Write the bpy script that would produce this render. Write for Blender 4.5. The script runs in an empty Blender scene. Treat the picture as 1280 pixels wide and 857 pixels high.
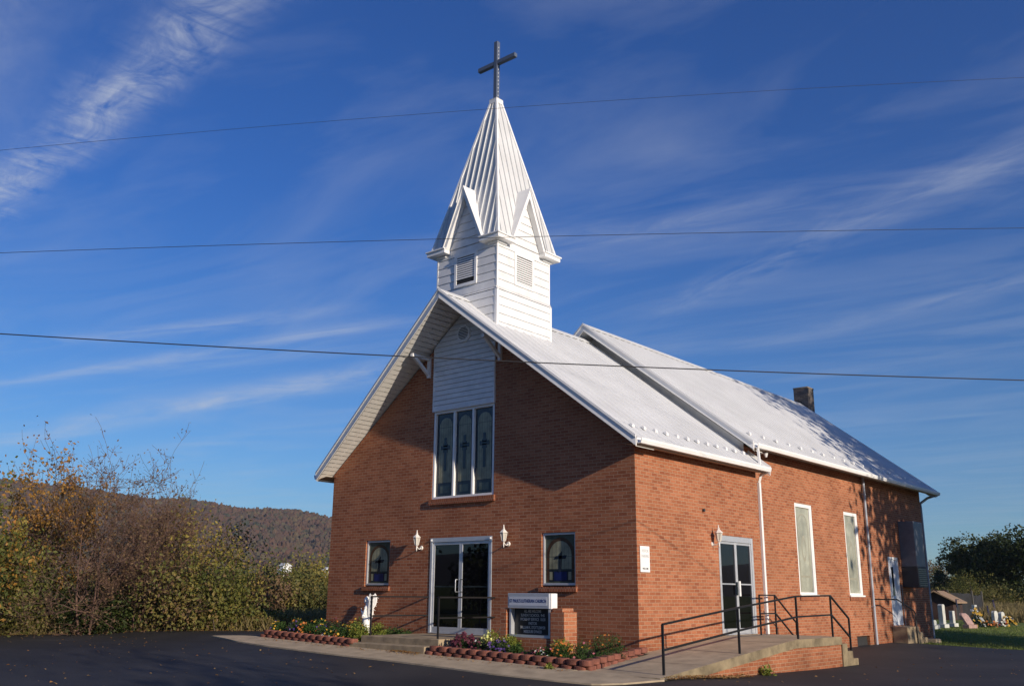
import bpy, bmesh, math, random, zlib
import numpy as np
from mathutils import Vector, Matrix, noise
R = math.radians
random.seed(7); np.random.seed(7)
S = bpy.context.scene
C = S.collection

# ------------------------------------------------------------------ camera
CX, CY, CZ = 10.668, -16.404, 1.062
YAW, PITCH, ROLL, FPX = 0.708, 0.262, 0.009, 1172.9
fw = Vector((-math.sin(YAW)*math.cos(PITCH), math.cos(YAW)*math.cos(PITCH), math.sin(PITCH)))
rt = Vector((math.cos(YAW), math.sin(YAW), 0)); up = rt.cross(fw)
r2 = rt*math.cos(ROLL) + up*math.sin(ROLL); u2 = -rt*math.sin(ROLL) + up*math.cos(ROLL)
cd = bpy.data.cameras.new('camera'); cam = bpy.data.objects.new('camera', cd); C.objects.link(cam)
M = Matrix.Identity(4)
for i in range(3):
    M[i][0] = r2[i]; M[i][1] = u2[i]; M[i][2] = -fw[i]
M[0][3], M[1][3], M[2][3] = CX, CY, CZ
cam.matrix_world = M
cd.sensor_width = 36; cd.lens = 36*FPX/1280; cd.clip_end = 9000; cd.clip_start = .1
S.camera = cam

# ------------------------------------------------------------------ light
sun_to = Vector((6.15, -1.0, 1.90)).normalized()
SUN_EL = math.asin(sun_to.z); SUN_AZ = math.atan2(sun_to.x, sun_to.y)
sd = bpy.data.lights.new('sun', 'SUN'); sun = bpy.data.objects.new('sun', sd); C.objects.link(sun)
sun.rotation_euler = sun_to.to_track_quat('Z', 'Y').to_euler()
sd.energy = 5.0; sd.angle = R(.53); sd.color = (1.0, .86, .70)
S.view_settings.view_transform = 'Standard'; S.view_settings.look = 'None'
S.view_settings.exposure = 0.12; S.view_settings.gamma = 1
try: S.view_settings.use_curve_mapping = False
except Exception: pass

W = bpy.data.worlds.new('World'); S.world = W; W.use_nodes = True
nt = W.node_tree; nt.nodes.clear()
def N(t, typ, **kw):
    n = t.nodes.new(typ)
    for k, v in kw.items():
        if k == 'inp':
            for a, b in v.items(): n.inputs[a].default_value = b
        else: setattr(n, k, v)
    return n
def math_(t, op, a, b=None, clamp=False):
    n = t.nodes.new('ShaderNodeMath'); n.operation = op; n.use_clamp = clamp
    for i, x in enumerate((a, b)):
        if x is None: continue
        if hasattr(x, 'is_output') or hasattr(x, 'links'): t.links.new(x, n.inputs[i])
        else: n.inputs[i].default_value = x
    return n.outputs[0]
def ramp(t, fac, stops, interp='LINEAR'):
    n = t.nodes.new('ShaderNodeValToRGB'); cr = n.color_ramp; cr.interpolation = interp
    while len(cr.elements) < len(stops): cr.elements.new(.5)
    for e, (p, c) in zip(cr.elements, stops):
        e.position = p; e.color = (*c, 1) if len(c) == 3 else c
    t.links.new(fac, n.inputs[0]); return n.outputs[0]
def mixc(t, fac, a, b, mode='MIX'):
    n = t.nodes.new('ShaderNodeMix'); n.data_type = 'RGBA'; n.blend_type = mode
    for i, x in ((0, fac), (6, a), (7, b)):
        if hasattr(x, 'links'): t.links.new(x, n.inputs[i])
        elif isinstance(x, (int, float)): n.inputs[i].default_value = x
        else: n.inputs[i].default_value = (*x, 1)
    return n.outputs[2]
sky = N(nt, 'ShaderNodeTexSky', sky_type='NISHITA', sun_disc=False, sun_elevation=SUN_EL, sun_rotation=SUN_AZ,
        altitude=300, air_density=1.0, dust_density=0.2, ozone_density=3.0)
tc = N(nt, 'ShaderNodeTexCoord'); sep = N(nt, 'ShaderNodeSeparateXYZ'); nt.links.new(tc.outputs['Generated'], sep.inputs[0])
zc = math_(nt, 'MAXIMUM', sep.outputs[2], .02)
px_ = math_(nt, 'DIVIDE', sep.outputs[0], zc); py_ = math_(nt, 'DIVIDE', sep.outputs[1], zc)
def band(x0, y0, x1, y1, w, scale, stretch, lo, hi, seed, ripple=0, ends=None):
    """cirrus streak on the high cloud layer, running from (x0,y0) to (x1,y1)"""
    L = math.hypot(x1-x0, y1-y0); ends = ends or (-.4*L, .1*L, .9*L, 1.45*L); dx, dy = (x1-x0)/L, (y1-y0)/L
    a = math_(nt, 'ADD', math_(nt, 'MULTIPLY', math_(nt, 'SUBTRACT', px_, x0), dx), math_(nt, 'MULTIPLY', math_(nt, 'SUBTRACT', py_, y0), dy))
    b = math_(nt, 'SUBTRACT', math_(nt, 'MULTIPLY', math_(nt, 'SUBTRACT', py_, y0), dx), math_(nt, 'MULTIPLY', math_(nt, 'SUBTRACT', px_, x0), dy))
    cv = N(nt, 'ShaderNodeCombineXYZ'); nt.links.new(math_(nt, 'MULTIPLY', a, scale/stretch), cv.inputs[0])
    nt.links.new(math_(nt, 'MULTIPLY', b, scale), cv.inputs[1]); cv.inputs[2].default_value = seed
    n1 = N(nt, 'ShaderNodeTexNoise', inp={'Scale': 1.5, 'Detail': 9, 'Roughness': .66, 'Distortion': .8}); nt.links.new(cv.outputs[0], n1.inputs[0])
    wob = N(nt, 'ShaderNodeTexNoise', inp={'Scale': .6, 'Detail': 2}); nt.links.new(cv.outputs[0], wob.inputs[0])
    bb = math_(nt, 'ADD', b, math_(nt, 'MULTIPLY', math_(nt, 'SUBTRACT', wob.outputs[0], .5), w*1.6))
    g = math_(nt, 'DIVIDE', bb, w); g = math_(nt, 'MULTIPLY', g, g); g = math_(nt, 'EXPONENT', math_(nt, 'MULTIPLY', g, -1))
    m = math_(nt, 'MULTIPLY', g, ramp(nt, n1.outputs[0], [(lo, (0, 0, 0)), (hi, (1, 1, 1))]))
    if ripple:
        cv2 = N(nt, 'ShaderNodeCombineXYZ'); nt.links.new(math_(nt, 'MULTIPLY', a, ripple), cv2.inputs[0]); nt.links.new(math_(nt, 'MULTIPLY', b, ripple*.3), cv2.inputs[1])
        n2 = N(nt, 'ShaderNodeTexNoise', inp={'Scale': 1.0, 'Detail': 5, 'Roughness': .6, 'Distortion': .9}); nt.links.new(cv2.outputs[0], n2.inputs[0])
        m = math_(nt, 'MULTIPLY', m, ramp(nt, n2.outputs[0], [(.3, (.25, .25, .25)), (.62, (1, 1, 1))]))
    if ends:
        e = math_(nt, 'MULTIPLY', math_(nt, 'DIVIDE', math_(nt, 'SUBTRACT', a, ends[0]), ends[1]-ends[0], True), 1)
        e2 = math_(nt, 'DIVIDE', math_(nt, 'SUBTRACT', ends[3], a), ends[3]-ends[2], True)
        m = math_(nt, 'MULTIPLY', math_(nt, 'MULTIPLY', m, e, True), e2, True)
    return m
cl = math_(nt, 'MULTIPLY', band(-2.7, .86, -1.25, .76, .062, 7, 1.8, .3, .6, 3, ripple=16), .6)
for args, k in (((-4.4, 1.2, -2.9, 1.0, .12, 3, 3, .42, .75, 9), .25),
                ((-1.9, .55, -1.2, .45, .12, 6, 2, .35, .7, 14), .28),
                ((-4.6, 1.9, -2.6, 2.3, .08, 2.2, 4, .36, .66, 21), .6),
                ((-4.7, 2.75, -3.3, 2.8, .13, 1.8, 3, .36, .66, 27), .85),
                ((-4.3, 1.5, -3.0, 1.95, .07, 2.4, 3, .34, .62, 57), .7),
                ((-5.2, 1.7, -3.4, 2.35, .1, 3, 3, .34, .7, 61), .5),
                ((-7.0, 2.6, -4.2, 2.75, .2, 1.6, 3, .34, .7, 65), .6),
                ((-1.2, 3.4, .3, 2.95, .12, 4, 3, .36, .75, 71), .4),
                ((-6.0, 3.5, -3.6, 4.0, .2, 1.2, 5, .4, .7, 31), .35),
                ((-1.8, 2.05, -.3, 2.35, .2, 5.2, 3, .40, .85, 44), .42),
                ((-1.5, 2.75, -.2, 2.15, .09, 5.2, 3, .40, .85, 48), .5),
                ((-1.6, 3.9, .2, 4.4, .4, 1.4, 4, .38, .7, 52), .26)):
    cl = math_(nt, 'ADD', cl, math_(nt, 'MULTIPLY', band(*args), k*.6))
cvn = N(nt, 'ShaderNodeCombineXYZ'); nt.links.new(math_(nt, 'MULTIPLY', px_, .55), cvn.inputs[0]); nt.links.new(math_(nt, 'MULTIPLY', py_, 1.5), cvn.inputs[1])
nv = N(nt, 'ShaderNodeTexNoise', inp={'Scale': 1.2, 'Detail': 8, 'Roughness': .6, 'Distortion': 1.0}); nt.links.new(cvn.outputs[0], nv.inputs[0])
cl = math_(nt, 'ADD', cl, math_(nt, 'MULTIPLY', ramp(nt, nv.outputs[0], [(.44, (0, 0, 0)), (.85, (1, 1, 1))]), .2))
cl = math_(nt, 'MINIMUM', cl, .8)
tint = mixc(nt, 1.0, sky.outputs[0], ramp(nt, sep.outputs[2], [(.0, (.62, .86, 1.10)), (.14, (.46, .80, 1.18)), (.40, (.28, .68, 1.30)), (.8, (.24, .60, 1.28))]), 'MULTIPLY')
skc = mixc(nt, cl, tint, (6.2, 6.6, 7.4))
bg = N(nt, 'ShaderNodeBackground', inp={'Strength': .083}); nt.links.new(skc, bg.inputs[0])
wo = N(nt, 'ShaderNodeOutputWorld'); nt.links.new(bg.outputs[0], wo.inputs[0])

# ------------------------------------------------------------------ helpers
class MB:
    def __init__(s): s.v = []; s.f = []; s.m = []; s.mi = 0
    def q(s, *pts):
        b = len(s.v); s.v += [tuple(p) for p in pts]; s.f.append(tuple(range(b, b+len(pts)))); s.m.append(s.mi); return s
    def box(s, x0, x1, y0, y1, z0, z1):
        b = len(s.v)
        s.v += [(x0,y0,z0),(x1,y0,z0),(x1,y1,z0),(x0,y1,z0),(x0,y0,z1),(x1,y0,z1),(x1,y1,z1),(x0,y1,z1)]
        for f in ((3,2,1,0),(4,5,6,7),(0,1,5,4),(1,2,6,5),(2,3,7,6),(3,0,4,7)):
            s.f.append(tuple(b+i for i in f)); s.m.append(s.mi)
        return s
    def bar(s, a, b, w, h=None, upv=(0,0,1)):
        """rectangular bar from a to b, w across, h along up"""
        a = Vector(a); b = Vector(b); h = h or w; d = (b-a).normalized(); u = Vector(upv)
        sx = d.cross(u)
        if sx.length < 1e-4: sx = d.cross(Vector((1,0,0)))
        sx.normalize(); sy = sx.cross(d); k = len(s.v)
        for p in (a, b):
            for i, j in ((-1,-1),(1,-1),(1,1),(-1,1)): s.v.append(tuple(p+sx*w/2*i+sy*h/2*j))
        for f in ((0,1,2,3),(7,6,5,4),(0,4,5,1),(1,5,6,2),(2,6,7,3),(3,7,4,0)):
            s.f.append(tuple(k+i for i in f)); s.m.append(s.mi)
        return s
    def tube(s, pts, rad, n=8, cap=True):
        pts = [Vector(p) for p in pts]; rs = rad if isinstance(rad, (list, tuple)) else [rad]*len(pts)
        b = len(s.v); ref = None
        for i, p in enumerate(pts):
            d = (pts[min(i+1, len(pts)-1)] - pts[max(i-1, 0)]).normalized()
            if ref is None:
                ref = d.orthogonal().normalized()
            ref = (ref - d*ref.dot(d)).normalized(); o = d.cross(ref)
            for k in range(n):
                a = 2*math.pi*k/n; s.v.append(tuple(p + (ref*math.cos(a)+o*math.sin(a))*rs[i]))
        for i in range(len(pts)-1):
            for k in range(n):
                s.f.append((b+i*n+k, b+i*n+(k+1)%n, b+(i+1)*n+(k+1)%n, b+(i+1)*n+k)); s.m.append(s.mi)
        if cap:
            s.f.append(tuple(b+k for k in reversed(range(n)))); s.m.append(s.mi)
            s.f.append(tuple(b+(len(pts)-1)*n+k for k in range(n))); s.m.append(s.mi)
        return s
    def prism(s, poly, off):
        """poly: list of 3d points (planar), extruded by vector off"""
        n = len(poly); b = len(s.v); off = Vector(off)
        s.v += [tuple(p) for p in poly] + [tuple(Vector(p)+off) for p in poly]
        s.f.append(tuple(b+i for i in range(n))); s.f.append(tuple(b+n+i for i in reversed(range(n)))); s.m += [s.mi]*2
        for i in range(n):
            s.f.append((b+(i+1)%n, b+i, b+n+i, b+n+(i+1)%n)); s.m.append(s.mi)
        return s
    def lathe(s, prof, c=(0,0,0), n=16):
        b = len(s.v)
        for r, z in prof:
            for k in range(n):
                a = 2*math.pi*k/n; s.v.append((c[0]+r*math.cos(a), c[1]+r*math.sin(a), c[2]+z))
        for i in range(len(prof)-1):
            for k in range(n):
                s.f.append((b+i*n+k, b+i*n+(k+1)%n, b+(i+1)*n+(k+1)%n, b+(i+1)*n+k)); s.m.append(s.mi)
        s.f.append(tuple(b+k for k in reversed(range(n)))); s.m.append(s.mi)
        s.f.append(tuple(b+(len(prof)-1)*n+k for k in range(n))); s.m.append(s.mi)
        return s
    def build(s, name, mat, parent=None, smooth=False, bevel=0, fix=True):
        me = bpy.data.meshes.new(name); me.from_pydata(s.v, [], s.f)
        mats = mat if isinstance(mat, (list, tuple)) else [mat]
        for m in mats: me.materials.append(m)
        if len(mats) > 1: me.polygons.foreach_set('material_index', s.m)
        if fix:
            bm = bmesh.new(); bm.from_mesh(me)
            bmesh.ops.recalc_face_normals(bm, faces=bm.faces); bm.to_mesh(me); bm.free()
        if smooth: me.polygons.foreach_set('use_smooth', [True]*len(me.polygons))
        me.update()
        o = bpy.data.objects.new(name, me); C.objects.link(o)
        if parent: attach(o, parent)
        if bevel:
            b = o.modifiers.new('bevel', 'BEVEL'); b.width = bevel; b.segments = 1; b.limit_method = 'ANGLE'
        return o
def wloc(o):
    l = Vector(o.location)
    while o.parent: o = o.parent; l = l + Vector(o.location)
    return l
def attach(o, parent):
    l = wloc(o) if not o.parent else Vector(o.location)
    o.parent = parent; o.location = l - wloc(parent)
def tag(o, label=None, cat=None, group=None, kind=None):
    if label: o['label'] = label
    if cat: o['category'] = cat
    if group: o['group'] = group
    if kind: o['kind'] = kind
    return o
def thing(name, label, cat, loc=(0,0,0), rz=0, group=None):
    o = bpy.data.objects.new(name, None); C.objects.link(o); o.empty_display_size = .2
    o.location = loc; o.rotation_euler = (0, 0, rz); return tag(o, label, cat, group)
def kids(o): return [x for x in C.objects if x.parent == o]
def dup(o, loc=None, rz=None, label=None, parent=None):
    c = o.copy(); C.objects.link(c); c.parent = parent
    if loc is not None: c.location = loc
    if rz is not None: c.rotation_euler = (0, 0, rz)
    if label: c['label'] = label
    for ch in kids(o): dup(ch, parent=c)
    return c
def text(s, name, size, mat, loc, rx, rz, parent, depth=.002, sx=1, align='CENTER'):
    cu = bpy.data.curves.new(name, 'FONT'); cu.body = s; cu.size = size; cu.extrude = depth
    cu.align_x = align; cu.align_y = 'CENTER'; cu.offset = size*.012
    t = bpy.data.objects.new(name, cu); C.objects.link(t)
    dg = bpy.context.evaluated_depsgraph_get(); me = bpy.data.meshes.new_from_object(t.evaluated_get(dg))
    C.objects.unlink(t); bpy.data.objects.remove(t)
    me.materials.clear(); me.materials.append(mat)
    me.transform(Matrix.Rotation(rz, 4, 'Z') @ Matrix.Rotation(rx, 4, 'X') @ Matrix.Diagonal((sx, 1, 1, 1)))
    me.transform(Matrix.Translation(loc))
    o = bpy.data.objects.new(name, me); C.objects.link(o)
    if parent: attach(o, parent)
    return o

# ------------------------------------------------------------------ materials
def mat(name):
    m = bpy.data.materials.new(name); m.use_nodes = True
    t = m.node_tree; p = t.nodes['Principled BSDF']; return m, t, p
def simple(name, col, rough=.6, metal=0, spec=.5, var=.12, scale=6, bump=0, bscale=60, coat=0):
    m, t, p = mat(name)
    g = N(t, 'ShaderNodeNewGeometry'); n = N(t, 'ShaderNodeTexNoise', inp={'Scale': scale, 'Detail': 6, 'Roughness': .6}); t.links.new(g.outputs['Position'], n.inputs[0])
    a = tuple(c*(1-var*1.6) for c in col); b = tuple(min(1, c*(1+var)) for c in col)
    t.links.new(ramp(t, n.outputs[0], [(.3, a), (.7, b)]), p.inputs['Base Color'])
    p.inputs['Roughness'].default_value = rough; p.inputs['Metallic'].default_value = metal
    p.inputs['Specular IOR Level'].default_value = spec; p.inputs['Coat Weight'].default_value = coat
    if bump:
        n2 = N(t, 'ShaderNodeTexNoise', inp={'Scale': bscale, 'Detail': 4}); t.links.new(g.outputs['Position'], n2.inputs[0])
        bp = N(t, 'ShaderNodeBump', inp={'Strength': bump, 'Distance': .01}); t.links.new(n2.outputs[0], bp.inputs['Height']); t.links.new(bp.outputs[0], p.inputs['Normal'])
    return m
def brick(name, c1, c2, c3, mortar, bw=.213, rh=.0715, ms=.0055, dirt=.25):
    m, t, p = mat(name)
    g = N(t, 'ShaderNodeNewGeometry'); sp = N(t, 'ShaderNodeSeparateXYZ'); t.links.new(g.outputs['Position'], sp.inputs[0])
    sn = N(t, 'ShaderNodeSeparateXYZ'); t.links.new(g.outputs['True Normal'], sn.inputs[0])
    k = math_(t, 'GREATER_THAN', math_(t, 'ABSOLUTE', sn.outputs[0]), .6)
    u = math_(t, 'ADD', math_(t, 'MULTIPLY', sp.outputs[1], k), math_(t, 'MULTIPLY', sp.outputs[0], math_(t, 'SUBTRACT', 1.0, k)))
    cv = N(t, 'ShaderNodeCombineXYZ'); t.links.new(u, cv.inputs[0]); t.links.new(sp.outputs[2], cv.inputs[1])
    wn = N(t, 'ShaderNodeTexNoise', inp={'Scale': 9, 'Detail': 2}); t.links.new(cv.outputs[0], wn.inputs[0])
    vm = N(t, 'ShaderNodeMix', data_type='VECTOR'); vm.inputs[0].default_value = .004
    t.links.new(cv.outputs[0], vm.inputs[4]); t.links.new(wn.outputs['Color'], vm.inputs[5])
    bt = N(t, 'ShaderNodeTexBrick', offset=.5, inp={'Scale': 1.0, 'Mortar Size': ms, 'Mortar Smooth': .15, 'Bias': 0, 'Brick Width': bw, 'Row Height': rh,
           'Color1': (0, 0, 0, 1), 'Color2': (1, 1, 1, 1), 'Mortar': (.5, .5, .5, 1)})
    t.links.new(vm.outputs[1], bt.inputs[0])
    bc = ramp(t, bt.outputs['Color'], [(0, c1), (.5, c2), (1, c3)])
    n = N(t, 'ShaderNodeTexNoise', inp={'Scale': 38, 'Detail': 6, 'Roughness': .7}); t.links.new(cv.outputs[0], n.inputs[0])
    bc = mixc(t, 1.0, bc, ramp(t, n.outputs[0], [(.3, (.72, .72, .72)), (.75, (1.22, 1.2, 1.18))]), 'MULTIPLY')
    col = mixc(t, bt.outputs['Fac'], bc, mortar)
    n3 = N(t, 'ShaderNodeTexNoise', inp={'Scale': .7, 'Detail': 7, 'Roughness': .65}); t.links.new(cv.outputs[0], n3.inputs[0])
    col = mixc(t, 1.0, col, ramp(t, n3.outputs[0], [(.3, (1-dirt,)*3), (.68, (1.1, 1.1, 1.1))]), 'MULTIPLY')
    # brick colour darker towards the bottom, edge broken by noise
    zz = math_(t, 'ADD', sp.outputs[2], math_(t, 'MULTIPLY', n3.outputs[0], .7))
    col = mixc(t, 1.0, col, ramp(t, math_(t, 'MULTIPLY', zz, .5), [(.0, (.72, .72, .70)), (.3, (1, 1, 1))]), 'MULTIPLY')
    t.links.new(col, p.inputs['Base Color']); p.inputs['Roughness'].default_value = .85; p.inputs['Specular IOR Level'].default_value = .25
    h = math_(t, 'ADD', math_(t, 'SUBTRACT', 1.0, bt.outputs['Fac']), math_(t, 'MULTIPLY', n.outputs[0], .35))
    bp = N(t, 'ShaderNodeBump', inp={'Strength': 1.0, 'Distance': .010}); t.links.new(h, bp.inputs['Height']); t.links.new(bp.outputs[0], p.inputs['Normal'])
    return m
def leafmat(name, cols, scale=.6, rough=.55, trans=.3):
    m, t, p = mat(name)
    g = N(t, 'ShaderNodeNewGeometry'); n = N(t, 'ShaderNodeTexNoise', inp={'Scale': scale, 'Detail': 3}); t.links.new(g.outputs['Position'], n.inputs[0])
    f = math_(t, 'ADD', math_(t, 'MULTIPLY', g.outputs['Random Per Island'], .55), math_(t, 'MULTIPLY', math_(t, 'SUBTRACT', n.outputs[0], .28), 1.0))
    k = len(cols); c = ramp(t, f, [(i/(k-1), cc) for i, cc in enumerate(cols)])
    t.links.new(c, p.inputs['Base Color']); p.inputs['Roughness'].default_value = rough; p.inputs['Specular IOR Level'].default_value = .25
    tr = N(t, 'ShaderNodeBsdfTranslucent'); t.links.new(c, tr.inputs[0])
    mx = N(t, 'ShaderNodeMixShader', inp={0: trans}); t.links.new(p.outputs[0], mx.inputs[1]); t.links.new(tr.outputs[0], mx.inputs[2])
    t.links.new(mx.outputs[0], t.nodes['Material Output'].inputs[0]); return m

BR = brick('brick_red', (.295, .094, .044), (.375, .136, .064), (.435, .168, .084), (.50, .33, .215), dirt=.22)
BRV = brick('brick_rowlock', (.22, .07, .036), (.30, .095, .045), (.36, .125, .058), (.42, .25, .16), bw=.072, rh=.4)
BRD = brick('brick_chimney', (.10, .088, .08), (.15, .125, .11), (.20, .165, .145), (.24, .22, .20))
WP = simple('white_paint', (.80, .80, .79), .5, var=.04, scale=3, bump=.05)
SID = simple('white_siding', (.74, .74, .735), .5, var=.07, scale=4, bump=.04)
ROOF = simple('white_metal_roof', (.60, .615, .62), .6, var=.07, scale=.8)
GALV = simple('galvanised_steel', (.09, .115, .17), .5, var=.03)
ALU = simple('aluminium_frame', (.62, .64, .67), .35, metal=.5, var=.05)
SOF = simple('soffit_board', (.74, .73, .69), .6, var=.06)
DARK = simple('dark_gap', (.02, .02, .02), .8)
CONC = simple('concrete', (.42, .335, .225), .9, var=.18, scale=2.5, bump=.25, bscale=90)
CONC2 = simple('concrete_step', (.33, .255, .16), .9, var=.25, scale=4, bump=.3, bscale=70)
BLK = simple('black_railing', (.008, .008, .009), .5, var=.1)
BLOCK = simple('tumbled_block', (.21, .075, .05), .92, var=.3, scale=7, bump=.6, bscale=60)
SOIL = simple('mulch', (.045, .028, .018), .95, var=.4, scale=20, bump=.6)
STAT = simple('white_statue', (.82, .81, .78), .55, var=.05, bump=.06, bscale=90)
LAMPW = simple('lamp_white', (.78, .74, .68), .4, var=.08)
def glassmat(name, col=(.004, .004, .005), rough=.015, spec=.5):
    m, t, p = mat(name); p.inputs['Base Color'].default_value = (*col, 1); p.inputs['Roughness'].default_value = rough; p.inputs['Specular IOR Level'].default_value = spec
    n = N(t, 'ShaderNodeTexNoise', inp={'Scale': .8, 'Detail': 1}); g = N(t, 'ShaderNodeNewGeometry'); t.links.new(g.outputs['Position'], n.inputs[0])
    bp = N(t, 'ShaderNodeBump', inp={'Strength': .05, 'Distance': .02}); t.links.new(n.outputs[0], bp.inputs['Height']); t.links.new(bp.outputs[0], p.inputs['Normal'])
    return m
GLS = glassmat('dark_door_glass')
LG = glassmat('lamp_glass', (.55, .52, .45), .1)
def leaded(name, col, rough=.18, var=.25):
    m = simple(name, col, rough, var=var, scale=5); return m
SG_pale = leaded('stained_pale', (.27, .265, .17), .3); SG_brown = leaded('stained_brown', (.075, .042, .025)); SG_dark = leaded('stained_slate', (.016, .022, .034))
SG_blue = leaded('stained_blue', (.012, .02, .10)); SG_lead = leaded('lead_came', (.035, .035, .035), .4)
SG_green = leaded('stained_green', (.075, .09, .07)); SG_mid = leaded('stained_grey', (.03, .04, .045))
FROST = simple('frosted_glass', (.35, .36, .285), .35, var=.28, scale=1.6, coat=.15)
FROSTG = simple('frosted_glass_grey', (.33, .315, .235), .35, var=.12, scale=3, coat=.3)
def asphalt():
    m, t, p = mat('asphalt'); g = N(t, 'ShaderNodeNewGeometry')
    n = N(t, 'ShaderNodeTexNoise', inp={'Scale': .45, 'Detail': 8, 'Roughness': .65}); t.links.new(g.outputs['Position'], n.inputs[0])
    n2 = N(t, 'ShaderNodeTexNoise', inp={'Scale': 70, 'Detail': 3}); t.links.new(g.outputs['Position'], n2.inputs[0])
    c = ramp(t, n.outputs[0], [(.3, (.017, .017, .019)), (.7, (.033, .032, .033))])
    c = mixc(t, 1.0, c, ramp(t, n2.outputs[0], [(.35, (.7, .7, .7)), (.7, (1.35, 1.35, 1.35))]), 'MULTIPLY')
    vw = N(t, 'ShaderNodeTexVoronoi', feature='DISTANCE_TO_EDGE', inp={'Scale': .16}); wn = N(t, 'ShaderNodeTexNoise', inp={'Scale': 1.4, 'Detail': 5}); t.links.new(g.outputs['Position'], wn.inputs[0])
    vm = N(t, 'ShaderNodeMix', data_type='VECTOR'); vm.inputs[0].default_value = .35; t.links.new(g.outputs['Position'], vm.inputs[4]); t.links.new(wn.outputs['Color'], vm.inputs[5]); t.links.new(vm.outputs[1], vw.inputs[0])
    c = mixc(t, ramp(t, vw.outputs['Distance'], [(.0015, (.8, .8, .8)), (.005, (0, 0, 0))]), c, (.010, .010, .011))
    n5 = N(t, 'ShaderNodeTexNoise', inp={'Scale': .13, 'Detail': 4, 'Roughness': .7}); t.links.new(g.outputs['Position'], n5.inputs[0])
    c = mixc(t, 1.0, c, ramp(t, n5.outputs[0], [(.38, (.72, .72, .74)), (.62, (1.35, 1.32, 1.28))]), 'MULTIPLY')
    v = N(t, 'ShaderNodeTexVoronoi', inp={'Scale': 14}); t.links.new(g.outputs['Position'], v.inputs[0])
    c = mixc(t, ramp(t, v.outputs['Distance'], [(.05, (1, 1, 1)), (.09, (0, 0, 0))]), c, (.075, .07, .06))
    t.links.new(c, p.inputs['Base Color']); p.inputs['Roughness'].default_value = .72; p.inputs['Specular IOR Level'].default_value = .35
    bp = N(t, 'ShaderNodeBump', inp={'Strength': .5, 'Distance': .006}); t.links.new(n2.outputs[0], bp.inputs['Height']); t.links.new(bp.outputs[0], p.inputs['Normal'])
    return m
ASPH = asphalt()
def grassmat():
    m, t, p = mat('lawn_ground'); g = N(t, 'ShaderNodeNewGeometry')
    n = N(t, 'ShaderNodeTexNoise', inp={'Scale': .12, 'Detail': 9, 'Roughness': .7}); t.links.new(g.outputs['Position'], n.inputs[0])
    c = ramp(t, n.outputs[0], [(.3, (.08, .115, .028)), (.5, (.12, .16, .038)), (.68, (.19, .18, .06))])
    n2 = N(t, 'ShaderNodeTexNoise', inp={'Scale': 9, 'Detail': 5}); t.links.new(g.outputs['Position'], n2.inputs[0])
    c = mixc(t, 1.0, c, ramp(t, n2.outputs[0], [(.3, (.6, .6, .6)), (.7, (1.3, 1.3, 1.3))]), 'MULTIPLY')
    t.links.new(c, p.inputs['Base Color']); p.inputs['Roughness'].default_value = .9; p.inputs['Specular IOR Level'].default_value = .1
    bp = N(t, 'ShaderNodeBump', inp={'Strength': .8, 'Distance': .05}); t.links.new(n2.outputs[0], bp.inputs['Height']); t.links.new(bp.outputs[0], p.inputs['Normal'])
    return m
LAWN = grassmat()
BARK = simple('bark', (.10, .075, .055), .9, var=.3, scale=12, bump=.4, bscale=40)
BARKD = simple('bark_dark', (.05, .038, .03), .9, var=.3, scale=12)
VINE = simple('vine_twigs', (.13, .075, .055), .9, var=.35, scale=3)

# ------------------------------------------------------------------ ground
def ss(a, b, x):
    t = min(max((x-a)/(b-a), 0), 1); return t*t*(3-2*t)
def G(x, y):
    xc = min(max(x, -10), 3); z = -.24-.025*(xc-.4)
    if y < -2.3: z += .1*(max(y, -3.4)+2.3)
    if y < -3.4: z -= .013*min(-3.4-y, 14)
    if y > -2.3: z += ss(-3, 1, x)*(-.10*ss(-2.3, .5, y)-.05*ss(.5, 5, y)+.11*ss(7, 19, y))
    if y > 58: z += 1.5*ss(58, 125, y)
    if x < -40: z += .02*max(0, min(-x-90, 800))*1.0
    return z
def axis(lo, hi, fine, coarse_pts):
    a = list(np.arange(lo, hi+1e-6, fine)); return sorted(set([round(float(v), 3) for v in a] + coarse_pts))
xs = axis(-24, 12, .6, [-2000, -1400, -1000, -700, -450, -300, -200, -140, -100, -75, -55, -40, -30, 16, 25, 40, 70, 120, 250, 600, 1500, 2000])
ys = axis(-12, 30, .6, [-2000, -1200, -500, -200, -90, -50, -35, -25, -18, -15, 35, 42, 50, 58, 66, 75, 85, 95, 105, 115, 125, 150, 200, 300, 500, 900, 1500, 2000])
def sheet(name, xs, ys, zf, matl, keep=None):
    mb = MB(); nx = len(xs)
    mb.v = [(x, y, zf(x, y)) for y in ys for x in xs]
    for j in range(len(ys)-1):
        for i in range(nx-1):
            mb.f.append((j*nx+i, j*nx+i+1, (j+1)*nx+i+1, (j+1)*nx+i)); mb.m.append(0)
    return mb.build(name, matl, smooth=True, fix=False)
def left_edge(y): return -17.4 + .12*math.sin(y*2.1) + max(0, (y+5))*.92
def zg(x, y):
    return G(x, y) - .05
lawn = tag(sheet('lawn', xs, ys, zg, LAWN), kind='structure')
def strip(name, rows, zf, matl, n=40, kind='structure'):
    mb = MB()
    for y, a, b in rows:
        for i in range(n+1):
            x = a+(b-a)*(i/n); mb.v.append((x, y, zf(x, y)))
    for j in range(len(rows)-1):
        for i in range(n):
            mb.f.append((j*(n+1)+i, j*(n+1)+i+1, (j+1)*(n+1)+i+1, (j+1)*(n+1)+i)); mb.m.append(0)
    return tag(mb.build(name, matl, smooth=True, fix=False), kind=kind)
rows = [(y, left_edge(y) if y > -9 else left_edge(-9)-( -9-y)*.4, 16) for y in [-70, -50, -40, -30, -22, -18, -15, -12] + list(np.arange(-10, 1.9, .4))]
strip('asphalt_lot', rows, G, ASPH, 110)
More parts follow.
